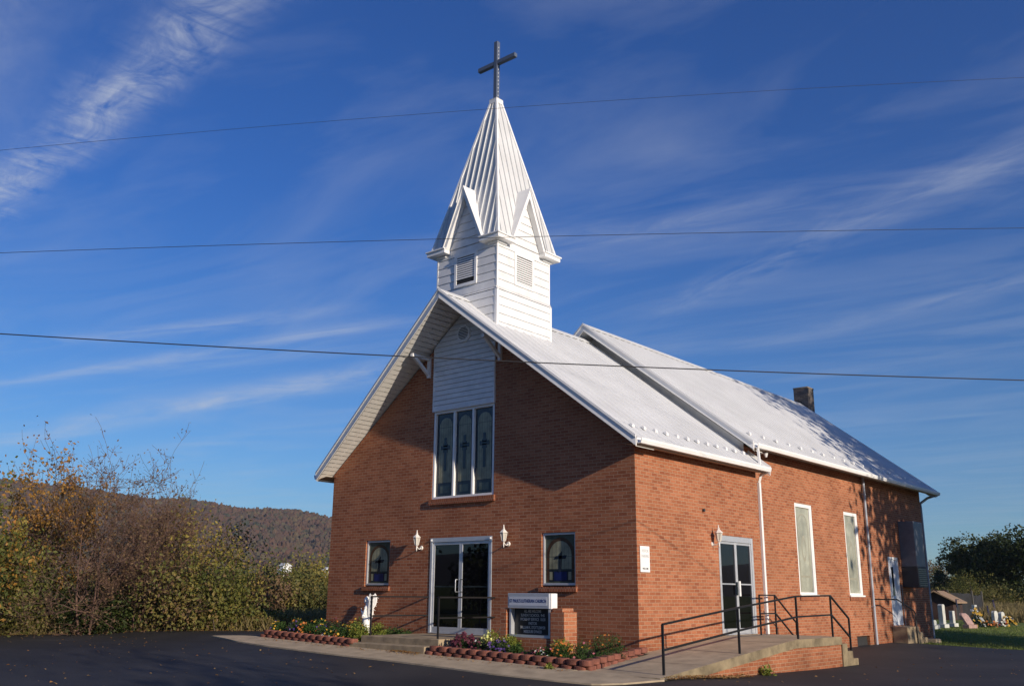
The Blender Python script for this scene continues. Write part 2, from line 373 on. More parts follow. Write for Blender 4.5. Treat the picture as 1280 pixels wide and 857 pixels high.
rows = [(y, -.6, 16) for y in np.arange(1.6, 15.01, .4)]
rows += [(15.4, -.6, 16)]
strip('asphalt_drive', [(y, a, b) for y, a, b in rows], lambda x, y: G(x, y)+.0005, ASPH, 60)
rows = [(y, 16, 60) for y in [-70, -30, -18, -12, -6, 0, 5, 10, 15.4]]
strip('asphalt_road', rows, G, ASPH, 12)
# concrete walk in front (tapers to a point on the left)
WE = [(-10.9, -2.55, -2.62), (-9.3, -2.1, -2.98), (-8, -2.1, -3.1), (-5.9, -2.1, -3.18), (-3.9, -2.1, -3.17), (-2.1, -2.1, -3.22), (-1, -2.1, -3.3), (.2, -2.0, -3.27), (.4, .1, -3.27), (1.2, .1, -3.2), (1.6, .1, -2.9), (2.0, .1, -2.35)]
mb = MB()
n = 90
for i in range(n+1):
    x = WE[0][0]+(WE[-1][0]-WE[0][0])*i/n
    for k in range(len(WE)-1):
        if WE[k][0] <= x <= WE[k+1][0]+1e-6: break
    t_ = (x-WE[k][0])/(WE[k+1][0]-WE[k][0]); y0 = WE[k][1]+(WE[k+1][1]-WE[k][1])*t_; y1 = WE[k][2]+(WE[k+1][2]-WE[k][2])*t_
    for j in range(9):
        y = y0+(y1-y0)*j/8; mb.v.append((x, y, G(x, y)+.028))
    mb.v.append((x, y1-.004, G(x, y1)-.05))
for i in range(n):
    for j in range(9):
        a = i*10+j; mb.f.append((a, a+1, a+11, a+10)); mb.m.append(0)
tag(mb.build('concrete_walk', CONC, fix=False), kind='structure')

HZ = True
if HZ:
    m = MB(); m.box(-2050, 2050, -2050, 2050, -60, 230)
    hm = bpy.data.materials.new('haze'); hm.use_nodes = True; ht = hm.node_tree; ht.nodes.clear()
    pv = N(ht, 'ShaderNodeVolumePrincipled'); pv.inputs['Color'].default_value = (.80, .87, 1, 1); pv.inputs['Density'].default_value = .00012; pv.inputs['Anisotropy'].default_value = .2
    ho = N(ht, 'ShaderNodeOutputMaterial'); ht.links.new(pv.outputs[0], ho.inputs['Volume'])
    tag(m.build('haze', hm), 'thin autumn haze in the valley air', 'haze', kind='stuff')
# ------------------------------------------------------------------ church
XW = -9.724; RX = -4.862; H = 4.129; SL = .7835; YA = 5.497
def ztop(x): return 4.41 - SL*abs(0) + SL*(-(abs(x-RX)-4.862))      # annex roof top plane
church = thing('church', 'red brick country church with white metal roof and white steeple topped by a cross', 'church', (RX, 0, -.2))
def gable_wall(mb, xl, xr, ypl, zb, topf, holes, depth, ridge, nrm=-1):
    """vertical wall at y=ypl with rectangular holes (x0,x1,z0,z1), reveals going in by depth"""
    bx = sorted(set([xl, xr, ridge] + [h[0] for h in holes] + [h[1] for h in holes]))
    bx = [b for b in bx if xl <= b <= xr]
    for a, b in zip(bx[:-1], bx[1:]):
        hs = sorted([h for h in holes if h[0] <= a+1e-6 and h[1] >= b-1e-6], key=lambda h: h[2]); z = zb
        for h in hs:
            if h[2] > z: mb.q((a, ypl, z), (b, ypl, z), (b, ypl, h[2]), (a, ypl, h[2]))
            z = h[3]
        if z < min(topf(a), topf(b)): mb.q((a, ypl, z), (b, ypl, z), (b, ypl, topf(b)), (a, ypl, topf(a)))
    yi = ypl + depth
    for x0, x1, z0, z1 in holes:
        mb.q((x0, ypl, z0), (x0, ypl, z1), (x0, yi, z1), (x0, yi, z0)); mb.q((x1, ypl, z0), (x1, yi, z0), (x1, yi, z1), (x1, ypl, z1))
        mb.q((x0, ypl, z1), (x1, ypl, z1), (x1, yi, z1), (x0, yi, z1)); mb.q((x0, ypl, z0), (x0, yi, z0), (x1, yi, z0), (x1, ypl, z0))
def side_wall(mb, xpl, y0, y1, zb, zt, holes, depth):
    bx = sorted(set([y0, y1] + [h[0] for h in holes] + [h[1] for h in holes]))
    for a, b in zip(bx[:-1], bx[1:]):
        hs = sorted([h for h in holes if h[0] <= a+1e-6 and h[1] >= b-1e-6], key=lambda h: h[2]); z = zb
        for h in hs:
            if h[2] > z: mb.q((xpl, a, z), (xpl, b, z), (xpl, b, h[2]), (xpl, a, h[2]))
            z = h[3]
        mb.q((xpl, a, z), (xpl, b, z), (xpl, b, zt), (xpl, a, zt))
    xi = xpl - depth
    for p0, p1, z0, z1 in holes:
        mb.q((xpl, p0, z0), (xi, p0, z0), (xi, p0, z1), (xpl, p0, z1)); mb.q((xpl, p1, z0), (xpl, p1, z1), (xi, p1, z1), (xi, p1, z0))
        mb.q((xpl, p0, z1), (xpl, p1, z1), (xi, p1, z1), (xi, p0, z1)); mb.q((xpl, p0, z0), (xpl, p1, z0), (xi, p1, z0), (xi, p0, z0))
c0 = -4.916; dwin = 2.903; ww = .46
HW1 = (c0-dwin-ww, c0-dwin+ww, 1.24, 2.38); HW2 = (c0+dwin-ww, c0+dwin+ww, 1.24, 2.38)
HD = (c0-1.0, c0+1.0, .17, 2.375); HU = (c0-1.02, c0+1.02, 3.26, 7.6)
soff = lambda x: ztop(x)-.26
mb = MB(); gable_wall(mb, XW, 0, 0, -.7, lambda x: min(soff(x)+.03, 20), [HW1, HW2, HD, (c0-1.02, c0+1.02, 3.26, 6.9)], .10, RX)
BRg = mb
# upper opening runs up to the soffit: the panel covers it
mb.build('front_wall', BR, church, fix=False)
HSD = (3.40, 5.12, .22, 2.44)
mb = MB(); side_wall(mb, 0, 0, YA, -.7, H+.06, [HSD], .09); mb.build('side_wall', BR, church, fix=False)
mb = MB(); side_wall(mb, XW, 0, YA, -.7, H+.06, [], .09); mb.build('side_wall', BR, church, fix=False)
XN = -.287; NL = 19.02; NS = .46    # nave roof raised by NS
W1 = (8.32, 9.46, 1.14, 3.57); W2 = (11.77, 12.84, 1.14, 3.57); RD = (15.2, 16.15, .23, 2.37); CW = (12.05, 13.05, -.36, -.02)
mb = MB(); side_wall(mb, XN, YA, NL, -.7, 4.83, [W1, W2, RD, CW], .08); mb.build('side_wall', BR, church, fix=False)
mb = MB(); side_wall(mb, 2*RX-XN, YA, NL, -.7, 4.83, [], .09); mb.build('side_wall', BR, church, fix=False)
nsoff = lambda x: ztop(x)+NS-.24
mb = MB()
gable_wall(mb, 2*RX-XN, XN, NL, -.7, nsoff, [], .1, RX); mb.build('rear_wall', BR, church, fix=False)
mb = MB(); gable_wall(mb, 2*RX-XN, XN, YA+.02, 2.5, nsoff, [], .1, RX); mb.build('gable_wall', SID, church, fix=False)

# roofs with pressed ribs
def ribbed(y_front_ridge, y_front_eave, y_rear, x_e, dz, pitch=.32, he=.027):
    """one roof, both slopes; front edge slanted (prow); ribs run down the slope"""
    mb = MB(); EZ = ztop(RX + x_e) + dz; RZ = ztop(RX) + dz
    yf = min(y_front_ridge, y_front_eave); nn = int((y_rear-yf)/pitch)+1
    for sgn in (1, -1):
        prof = []
        for i in range(nn+1):
            y = yf + i*pitch
            for o, h in ((-.030, 0), (-.014, he), (.014, he), (.030, 0)): prof.append((y+o, h))
        prof = [p for p in prof if yf <= p[0] <= y_rear]; prof = [(yf, 0)] + prof + [(y_rear, 0)]
        b = len(mb.v); keep = []
        for y, h in prof:
            # slanted front: start point along the slope
            t0 = 0.0
            yr0, ye0 = y_front_ridge, y_front_eave
            if y < ye0: # inside the prow triangle: covers only t from 0 to t1
                t1 = (y-yr0)/(ye0-yr0) if ye0 != yr0 else 1
            else: t1 = 1
            for t in (0, t1):
                x = RX + sgn*x_e*t; z = RZ + (EZ-RZ)*t + h
                mb.v.append((x, y, z))
        for i in range(len(prof)-1):
            a = b+2*i
            if sgn > 0: mb.f.append((a, a+1, a+3, a+2))
            else: mb.f.append((a, a+2, a+3, a+1))
            mb.m.append(0)
    return mb, EZ, RZ
def roof_set(yfr, yfe, yr, xe, dz, th=.20, soffit_front=True, ytail=None):
    mb, EZ, RZ = ribbed(yfr, yfe, yr, xe, dz)
    roof = mb.build('roof', ROOF, church, fix=False)
    # ridge cap
    m = MB()
    for sgn in (1, -1):
        m.prism([(RX, yfr-.01, RZ+.045), (RX+sgn*.17, yfr-.01, RZ+.045-SL*.17), (RX+sgn*.17, yfr-.01, RZ+.028-SL*.17), (RX, yfr-.01, RZ+.028)], (0, yr-yfr+.02, 0))
    m.build('ridge_cap', ROOF, roof)
    # fascias on rakes
    for sgn in (1, -1):
        for (ya, yb, front) in ((yfr, yfe, 1), (yr, yr, 0)):
            m = MB(); o = -.028 if front else .028
            P = [(RX, ya, RZ+.03), (RX+sgn*xe, yb, EZ+.03), (RX+sgn*xe, yb, EZ+.03-th), (RX, ya, RZ+.03-th-.02)]
            m.prism(P, (0, o, 0))
            # trim roll on top of the rake
            P = [(RX, ya+o*1.0, RZ+.055), (RX+sgn*(xe+.01), yb+o*1.0, EZ+.055), (RX+sgn*(xe+.01), yb+o*1.0, EZ-.01), (RX, ya+o*1.0, RZ-.01)]
            m.prism(P, (0, o*.9, 0)); m.build('rake_fascia', WP, roof, fix=True)
    # soffit boards under the overhang: board lines across the slope
    nb = 44
    for sgn in (1, -1):
        m = MB()
        for i in range(nb if soffit_front else 0):
            t0, t1 = i/nb, (i+1)/nb-.0016; yin = .3
            f0, f1 = yfr+(yfe-yfr)*t0, yfr+(yfe-yfr)*t1; z0, z1 = RZ-th+.01-(RZ-EZ)*t0, RZ-th+.01-(RZ-EZ)*t1; zz = .004
            m.q((RX+sgn*xe*t0, f0+.002, z0-zz), (RX+sgn*xe*t1, f1+.002, z1), (RX+sgn*xe*t1, yin, z1), (RX+sgn*xe*t0, yin, z0-zz))
            m.q((RX+sgn*xe*t1, f1+.002, z1), (RX+sgn*xe*(t1+.0016), f1+.002, z1+.012), (RX+sgn*xe*(t1+.0016), yin, z1+.012), (RX+sgn*xe*t1, yin, z1))
        if not soffit_front: m.q((RX, yfr, RZ-th), (RX+sgn*xe, yfe, EZ-th), (RX+sgn*xe, YA+.3, EZ-th), (RX, YA+.3, RZ-th))
        m.build('soffit', SOF, roof, fix=False); m = MB()
        m.q((RX, NL-.2 if ytail else yr-.02, RZ-th), (RX+sgn*xe, NL-.2 if ytail else yr-.02, EZ-th), (RX+sgn*xe, yr, EZ-th), (RX, yr, RZ-th))
        m.build('soffit', SOF, roof, fix=False)
    return roof, EZ, RZ
roofA, EZ, RZ = roof_set(-1.0, -.366, YA+.2, 4.862+.293, 0)
roofN, EN, RN = roof_set(4.95, 5.3, 19.79, 4.862+.10, NS, ytail=True, soffit_front=False)
# side eaves: boxed soffit, gutter
def eave(roof, xe, ez, y0, y1, xw, zw, both=True):
    for sgn in ((1, -1) if both else (1,)):
        X = RX+sgn*xe; Xw = RX+sgn*(xw-RX)
        m = MB(); m.q((X, y0, ez-.15), (Xw-.1*sgn, y0, zw), (Xw-.1*sgn, y1, zw), (X, y1, ez-.15)); m.q((X, y0, ez-.15), (X, y1, ez-.15), (X, y1, ez+.0), (X, y0, ez+.0))
        m.build('eave_soffit', TAN, roof, fix=False)
        m = MB(); gx = X+sgn*.055
        prof = [(0, 0), (.10*sgn, 0), (.125*sgn, -.04), (.125*sgn, -.0), (.11*sgn, .012), (.10*sgn, .012), (.095*sgn, -.03), (.01*sgn, -.07)]
        prof = [(0, .02), (.006*sgn, .02), (.006*sgn, -.085), (.085*sgn, -.085), (.105*sgn, -.03), (.105*sgn, .012), (.118*sgn, .012), (.118*sgn, -.035), (.095*sgn, -.1), (0, -.1)]
        m.prism([(X+sgn*.003+px, y0, ez-.02+pz) for px, pz in prof], (0, y1-y0, 0)); m.build('gutter', WP, roof)
TAN = simple('eave_underside', (.42, .30, .21), .7, var=.1)
eave(roofA, 4.862+.293, EZ, -.36, YA+.05, 0, H-.03)
eave(roofN, 4.862+.10, EN, 5.3, 19.79, XN, 4.80)
# snow guards
def guards(roof, n, ya, yb, xe, dz):
    for i in range(n):
        y = ya+(yb-ya)*i/(n-1); t = (xe-.42)/xe; x = RX+xe*t; z = ztop(x)+dz+.02
        m = MB(); m.prism([(x-.05, y-.045, z+SL*.05), (x+.05, y-.045, z-SL*.05), (x+.055, y-.045, z+.055-SL*.05), (x+.03, y-.045, z+.07-SL*.03)], (0, .09, 0))
        m.build('snow_guard', WP, roof)
guards(roofA, 12, .1, 5.1, 5.155, 0); guards(roofN, 18, 5.9, 19.2, 4.96, NS)

# upper siding panel + octagonal vent
def clap(m, pt, z0, z1, lr, pitch=.2, proud=.02, split=None):
    z = z0; g = .011
    while z < z1-1e-4:
        zt = min(z+pitch, z1); zf = zt-g; l0, r0 = lr(z); l1, r1 = lr(zf)
        segs = [((l0, r0), (l1, r1))]
        if split:
            c0_, c1_ = split(z), split(zf)
            if c0_ > 0: segs = [((l0, -c0_), (l1, -c1_)), ((c0_, r0), (c1_, r1))]
        for (l0, r0), (l1, r1) in segs:
            if r0-l0 < .01: continue
            m.q(pt(l0, proud, z), pt(r0, proud, z), pt(r1, proud*.45, zf), pt(l1, proud*.45, zf))
            m.q(pt(l0, -.02, z), pt(r0, -.02, z), pt(r0, proud, z), pt(l0, proud, z))
            m.q(pt(l1, proud*.45, zf), pt(r1, proud*.45, zf), pt(r1, -.02, zf), pt(l1, -.02, zf))
            m.q(pt(l1, -.0185, zf), pt(r1, -.0185, zf), pt(r1, -.0185, zt), pt(l1, -.0185, zt))
        z = zt
fp = lambda u, n_, z: (u, -.028-n_, z)
m = MB()
def lr_panel(z):
    half = 1.02; 
    xr = max(0.0, (ztop(RX)-.24-z)/SL)
    return (max(c0-half, RX-xr), min(c0+half, RX+xr))
clap(m, fp, 5.50, ztop(RX)-.26, lr_panel, .125)
m.box(c0-1.035, c0-1.005, -.045, 0, 5.47, ztop(c0-1.03)-.26); m.box(c0+1.005, c0+1.035, -.045, 0, 5.47, ztop(c0+1.03)-.28); m.box(c0-1.0, c0+1.0, -.045, .05, 5.47, 5.50)
m.build('siding_panel', SID, church, fix=False)
va = thing('gable_vent', None, None, (c0+.0, -.03, 7.36)); va.parent = church; va.location = Vector((c0, -.03, 7.36))-wloc(church)
m = MB(); m.prism([(c0+.235*math.cos(R(22.5+45*k)), -.03, 7.34+.235*math.sin(R(22.5+45*k))) for k in range(8)], (0, -.045, 0)); m.build('vent_frame', WP, va)
m = MB()
for k in range(8):
    z = 7.34-.14+k*.04; hw = math.sqrt(max(0, .165**2-(z-7.34)**2)); m.prism([(c0-hw, -.0765, z-.006), (c0-hw, -.0775, z+.014), (c0+hw, -.0775, z+.014), (c0+hw, -.0765, z-.006)], (0, -.002, 0))
m.build('louvre', SG_mid, va)

# knee brackets at the gable
for bx_ in (-6.13, -3.72):
    m = MB(); zt = ztop(bx_)-.30
    m.bar((bx_, -.035, zt-.55), (bx_, -.035, zt), .085, .07, (0, 1, 0)); m.bar((bx_, -.05, zt-.06), (bx_, -.66, zt-.06), .085, .085)
    m.bar((bx_, -.04, zt-.48), (bx_, -.58, zt-.08), .07, .075)
    m.build('bracket', WP, church)

# ---------------- windows
def frame_rect(m, x0, x1, z0, z1, w, y0, y1):
    m.box(x0, x0+w, y0, y1, z0, z1); m.box(x1-w, x1, y0, y1, z0, z1); m.box(x0+w, x1-w, y0, y1, z1-w, z1); m.box(x0+w, x1-w, y0, y1, z0, z0+w)
def arch_pts(cx, r, zc, n=14): return [(cx+r*math.cos(math.pi*k/n), zc+r*math.sin(math.pi*k/n)) for k in range(n+1)]
def stained(m, x0, x1, z0, z1, y, kind):
    """leaded pane built of flat pieces, each 1.5 mm in front of the last. mats: 0 pale 1 brown 2 slate 3 blue 4 lead 5 green 6 grey"""
    e = .0016; w = x1-x0; cx = (x0+x1)/2; L = [y]
    def rect(a, b, c, d, mi):
        m.mi = mi; m.q((a, L[0], c), (b, L[0], c), (b, L[0], d), (a, L[0], d))
    def poly(pts, mi): m.mi = mi; m.q(*[(a, L[0], c) for a, c in pts])
    rect(x0, x1, z0, z1, 5 if kind == 'small' else 6); L[0] -= e
    bw_ = .075 if kind == 'small' else .05; ro = w/2-.03; ri = ro-bw_; za = z1-.05-ro
    zb = z0 + (.30 if kind == 'small' else .34)
    bm_ = 1 if kind == 'small' else 2
    # border: outer arch + jambs
    oa = arch_pts(cx, ro, za); ia = arch_pts(cx, ri, za)
    for k in range(len(oa)-1): poly([oa[k], oa[k+1], ia[k+1], ia[k]], bm_)
    rect(cx-ro, cx-ri, z0+.03, za, bm_); rect(cx+ri, cx+ro, z0+.03, za, bm_)
    L[0] -= e
    pale = 0
    m.mi = pale; ap = arch_pts(cx, ri-.006, za); m.q(*[(a, L[0], c) for a, c in [(cx-ri+.006, zb), (cx+ri-.006, zb)] + ap])
    if kind == 'small':
        rect(cx-ri+.006, cx+ri-.006, z0+.04, zb-.03, 2); L[0] -= e
        rect(cx-ri*.55, cx+ri*.55, z0+.06, zb-.06, 3); rect(cx-ri+.012, cx-ri*.7, z0+.07, zb-.06, 0); rect(cx+ri*.7, cx+ri-.012, z0+.07, zb-.06, 0)
    else:
        rect(cx-ri-.0, cx+ri+.0, z0+.04, zb-.02, 2); L[0] -= e
        rect(cx-ri*.68, cx+ri*.68, z0+.09, zb-.08, 5)
    L[0] -= e
    for k in (-2, -1, 0, 1, 2):
        xx = cx+k*ri*.36; zt = za+math.sqrt(max(0, (ri-.01)**2-(xx-cx)**2)); rect(xx-.003, xx+.003, zb, zt, 4)
    rect(x0, x1, za-.035, za-.026, 4); rect(x0, x1, zb-.02, zb-.008, 4)
    L[0] -= e
    # cross
    if kind == 'small':
        zc = (za+zb)/2+.0; h_ = (z1-z0)*.235; cw = .052
        poly([(cx-cw, zc-h_), (cx+cw*.6, zc-h_+.09), (cx+cw, zc+h_), (cx-cw*.8, zc+h_-.09)], 2)
        poly([(cx-.17, zc+.06), (cx+.15, zc+.07), (cx+.18, zc+.145), (cx-.13, zc+.125)], 2)
    else:
        zc = zb+(za-zb)*.50; h_ = (z1-z0)*.20; cw = .045
        rect(cx-cw, cx+cw, zc-h_, zc+h_, 2); L[0] -= e
        rect(cx-.155, cx+.155, zc+h_*.28, zc+h_*.28+.10, 2); rect(cx-cw-.03, cx+cw+.03, zc+h_*.1, zc+h_*.62, 2)
        L[0] -= e; rect(cx-.10, cx+.10, zc+h_*.28+.03, zc+h_*.28+.07, 6)
    return m
SGM = [SG_pale, SG_brown, SG_dark, SG_blue, SG_lead, SG_green, SG_mid]
for h in (HW1, HW2):
    m = MB(); frame_rect(m, h[0]+.012, h[1], h[2]+.03, h[3]-.004, .045, .035, .10); wf = m.build('window', ALU, church, bevel=.003)
    m = MB(); stained(m, h[0]+.055, h[1]-.045, h[2]+.072, h[3]-.05, .075, 'small'); m.build('stained_glass', SGM, wf, fix=False)
    m = MB(); m.box(h[0]-.05, h[1]+.05, -.055, .10, h[2]-.105, h[2]+.0); m.build('sill', BRV, wf)
    m = MB(); m.box(h[0]+.01, h[1], .095, .12, h[2], h[3]); m.build('backing', DARK, wf)
m = MB(); x0, x1, z0, z1 = c0-1.01, c0+1.01, 3.30, 5.47
frame_rect(m, x0, x1, z0, z1, .06, .01, .10); third = (x1-x0-.12)/3
for k in (1, 2): m.box(x0+.06+third*k-.03, x0+.06+third*k+.03, .01, .095, z0+.06, z1-.06)
uw = m.build('window', WP, church, bevel=.003)
for k in range(3):
    m = MB(); stained(m, x0+.06+third*k+.03*(k > 0), x0+.06+third*(k+1)-.03*(k < 2), z0+.06, z1-.06, .075, 'tall'); m.build('stained_glass', SGM, uw, fix=False)
m = MB(); m.box(x0-.06, x1+.06, -.055, .10, z0-.14, z0-.0); m.build('sill', BRV, uw)
# tall side windows
for h in (W1, W2):
    m = MB(); Y0, Y1, Z0, Z1 = h; X = XN
    for a, b, c, d in ((Y0, Y0+.06, Z0, Z1), (Y1-.10, Y1, Z0, Z1), (Y0+.06, Y1-.10, Z1-.10, Z1), (Y0+.06, Y1-.10, Z0, Z0+.06)): m.box(X-.09, X-.012, a, b, c, d)
    m.box(X-.07, X+.045, Y0-.03, Y1+.04, Z0-.045, Z0+.0)
    m.box(X-.055, X-.02, Y0+.06, Y0+.10, Z0+.06, Z1-.10); m.box(X-.055, X-.02, Y1-.15, Y1-.10, Z0+.06, Z1-.10)
    wf = m.build('window', WP, church, bevel=.004)
    m = MB(); cy = (Y0+Y1)/2-.02; Xg = X-.05
    m.q((Xg, Y0+.05, Z0+.05), (Xg, Y1-.09, Z0+.05), (Xg, Y1-.09, Z1-.09), (Xg, Y0+.05, Z1-.09)); m.mi = 1; Xg += .0015
    ar = arch_pts(cy, .34, Z1-.6); ai = arch_pts(cy, .29, Z1-.6)
    for k in range(len(ar)-1): m.q((Xg, ar[k][0], ar[k][1]), (Xg, ar[k+1][0], ar[k+1][1]), (Xg, ai[k+1][0], ai[k+1][1]), (Xg, ai[k][0], ai[k][1]))
    for a in (cy-.34, cy+.29): m.q((Xg, a, Z0+.12), (Xg, a+.05, Z0+.12), (Xg, a+.05, Z1-.6), (Xg, a, Z1-.6))
    m.q((Xg, cy-.29, Z0+.45), (Xg, cy+.29, Z0+.45), (Xg, cy+.29, Z0+.5), (Xg, cy-.29, Z0+.5))
    zz = (Z0+Z1)/2
    for k in range(20):
        a0, a1 = 2*math.pi*k/20, 2*math.pi*(k+1)/20
        pt = lambda r, a: (Xg, cy+.62*r*math.cos(a), zz+r*1.5*math.sin(a))
        m.q(pt(.24, a0), pt(.24, a1), pt(.16, a1), pt(.16, a0))
    m.build('frosted_glass', [FROST, FROSTG], wf, fix=False)
    m = MB(); m.box(X-.08, X+.03, Y0-.04, Y1+.05, Z0-.15, Z0-.046); m.build('sill', BRV, wf)

# ---------------- doors
m = MB(); D0, D1 = c0-.995, c0+.995; zb, zt = .175, 2.37
m.box(D0, D0+.075, -.012, .09, zb, zt); m.box(D1-.075, D1, -.012, .09, zb, zt); m.box(D0+.075, D1-.075, -.012, .09, zt-.10, zt); m.box(D0+.075, D1-.075, -.01, .09, zb, zb+.025)
fd = m.build('front_door', ALU, church, bevel=.004)
for sgn in (-1, 1):
    a, b = (D0+.08, c0-.004) if sgn < 0 else (c0+.004, D1-.08)
    m = MB(); y0, y1 = .015, .06
    m.box(a, a+.05, y0, y1, zb+.03, zt-.105); m.box(b-.05, b, y0, y1, zb+.03, zt-.105); m.box(a+.05, b-.05, y0, y1, zt-.165, zt-.105); m.box(a+.05, b-.05, y0, y1, zb+.03, zb+.15)
    m.build('door_leaf', ALU, fd, bevel=.003)
    m = MB(); m.box(a+.05, b-.05, .034, .042, zb+.15, zt-.165); m.build('door_glass', GLS, fd)
    m = MB(); m.bar((a+.06, .030, 1.24), (b-.06, .030, 1.24), .006, .03); m.build('push_bar', SG_mid, fd)
    hx = c0+sgn*.03 if sgn > 0 else c0-.075
    m = MB()
    hx = c0-.085 if sgn < 0 else c0+.065
    m.tube([(hx, .015, 1.12), (hx, -.05, 1.12), (hx-.0, -.055, 1.15), (hx, -.055, 1.37), (hx, -.05, 1.40), (hx, .015, 1.40)], .011, 8)
    if sgn < 0: m.build('handle', ALU, fd, smooth=True)
    else: m.build('handle', SG_mid, fd, smooth=True)
m = MB(); m.box(D0+.02, D0+.06, -.04, -.012, zt-.07, zt-.03); m.build('bracket_cap', WP, fd); m = MB(); m.box(D1-.06, D1-.02, -.04, -.012, zt-.07, zt-.03); m.build('bracket_cap', WP, fd)
# side door
m = MB(); Y0, Y1 = 3.41, 5.11; zb, zt = .225, 2.435
m.box(-.08, .01, Y0, Y0+.07, zb, zt); m.box(-.08, .01, Y1-.07, Y1, zb, zt); m.box(-.08, .01, Y0+.07, Y1-.07, zt-.13, zt); m.box(-.08, .01, Y0+.07, Y1-.07, zb, zb+.02)
sdn = m.build('side_door', ALU, church, bevel=.004); cy = (Y0+Y1)/2
for a, b in ((Y0+.075, cy-.004), (cy+.004, Y1-.075)):
    m = MB()
    m.box(-.06, -.015, a, a+.045, zb+.025, zt-.135); m.box(-.06, -.015, b-.045, b, zb+.025, zt-.135); m.box(-.06, -.015, a+.045, b-.045, zt-.185, zt-.135); m.box(-.06, -.015, a+.045, b-.045, zb+.025, zb+.14)
    m.build('door_leaf', ALU, sdn, bevel=.003)
    m = MB(); m.box(-.048, -.04, a+.045, b-.045, zb+.14, zt-.185); m.build('door_glass', GLS, sdn)
    m = MB(); m.box(-.038, -.026, a+.046, b-.046, 1.335, 1.365); m.build('push_bar', ALU, sdn)
m = MB(); m.box(-.014, .03, cy+.015, cy+.085, 1.08, 1.42); m.build('pull_plate', WP, sdn)
m = MB(); m.box(-.014, .012, cy-.07, cy-.02, 1.1, 1.4); m.build('handle', SG_mid, sdn)
# rear door
Y0, Y1 = RD[0], RD[1]; DB = simple('door_blue_white', (.62, .66, .72), .5, var=.06)
m = MB(); m.box(XN-.08, XN-.01, Y0, Y0+.07, .23, 2.37); m.box(XN-.08, XN-.01, Y1-.07, Y1, .23, 2.37); m.box(XN-.08, XN-.01, Y0+.07, Y1-.07, 2.29, 2.37)
rd = m.build('rear_door', WP, church)
m = MB(); m.box(XN-.07, XN-.035, Y0+.07, Y1-.07, .23, 2.29); m.build('door_leaf', DB, rd)
m = MB(); m.box(XN-.035, XN-.031, Y0+.32, Y0+.50, 1.15, 2.05); m.build('door_glass', GLS, rd)
m = MB(); m.box(XN-.035, XN+.02, Y0+.12, Y0+.17, 1.1, 1.16); m.build('handle', ALU, rd)
m = MB(); m.box(XN-.30, XN-.079, CW[0]-.02, CW[1]+.02, CW[2]-.02, CW[3]+.02); m.build('cellar_vent', DARK, church)
m = MB(); m.box(XN-.05, XN+.10, CW[0]-.1, CW[1]+.1, CW[2]-.16, CW[2]); m.build('cellar_sill', CONC2, church)
# wall duct and cooling unit near the rear corner
DUCT = simple('grey_duct', (.16, .17, .19), .5, var=.1, metal=.2)
m = MB(); m.box(XN+.002, .22, 16.45, 17.35, 2.08, 3.56); m.build('metal_duct', DUCT, church, bevel=.01)
m = MB(); m.box(XN+.002, .24, 16.40, 17.30, 1.42, 2.075); ac = m.build('cooling_unit', simple('unit_dark', (.03, .033, .036), .55), church, bevel=.01)
m = MB()
for k in range(9): m.box(.24, .248, 16.46, 17.24, 1.48+k*.063, 1.50+k*.063)
m.build('grille', SG_mid, ac)
m = MB(); m.tube([(XN+.03, 16.2, 1.5), (XN+.03, 16.2, 0), (XN+.03, 16.3, -.3)], .012, 6); m.build('conduit', DUCT, church)
# chimney
m = MB(); m.box(RX-.30, RX+.30, 20.0, 20.6, -.4, 9.36); ch = m.build('chimney', BRD, church)
m = MB(); m.box(RX-.315, RX+.315, 19.985, 20.615, 9.362, 9.41); m.build('chimney_cap', CONC2, ch)

# downspouts
def spout(pts, w=.075):
    m = MB()
    for a, b in zip(pts[:-1], pts[1:]):
        m.bar(a, b, w, w*.75, (1, .2, 0) if abs(a[2]-b[2]) > abs(a[1]-b[1])+abs(a[0]-b[0]) else (0, 0, 1))
    return m
gx = RX+4.962+.06
m = spout([(gx, 5.38, EN-.1), (gx+.02, 5.40, EZ+.02)]); m.bar((gx+.32-.18, 5.50, EZ-.11), (.1, 5.58, H-.12), .075, .06); m.bar((.1, 5.58, H-.12), (XN+.34, 5.55, H-.32), .075, .06)
m.bar((XN+.34, 5.55, H-.30), (XN+.34, 5.55, -.3), .085, .07, (1, 0, 0)); m.build('downspout', WP, church, bevel=.006)
GREYP = simple('grey_pipe', (.34, .37, .42), .5, var=.1)
m = MB(); m.tube([(XN+.07, 13.42, 4.86), (XN+.07, 13.42, G(0, 13.4)+.02)], .04, 10)
for z in (.8, 2.6, 4.2): m.box(XN+.004, XN+.105, 13.37, 13.47, z, z+.03)
m.build('downspout', GREYP, church, smooth=False)
m = MB(); m.tube([(RX+4.962+.06, 19.72, EN-.09), (XN+.1, 19.6, EN-.2), (XN-.05, 19.2, EN-.42), (XN-.02, 19.12, EN-.6), (XN-.02, 19.12, G(0, 19)+.0)], .045, 10); m.build('downspout', GREYP, church)
# floodlight bracket under nave eave
m = MB(); m.bar((XN, 6.05, 4.66), (.02, 6.1, 4.62), .03); m.lathe([(.03, 0), (.06, .1)], (.02, 6.1, 4.53), 10); m.build('flood_light', WP, church)
# small round vent on side wall
m = MB(); m.tube([(0, 2.75, 2.95), (.05, 2.75, 2.95)], .035, 10); m.build('pipe_stub', SG_mid, church)

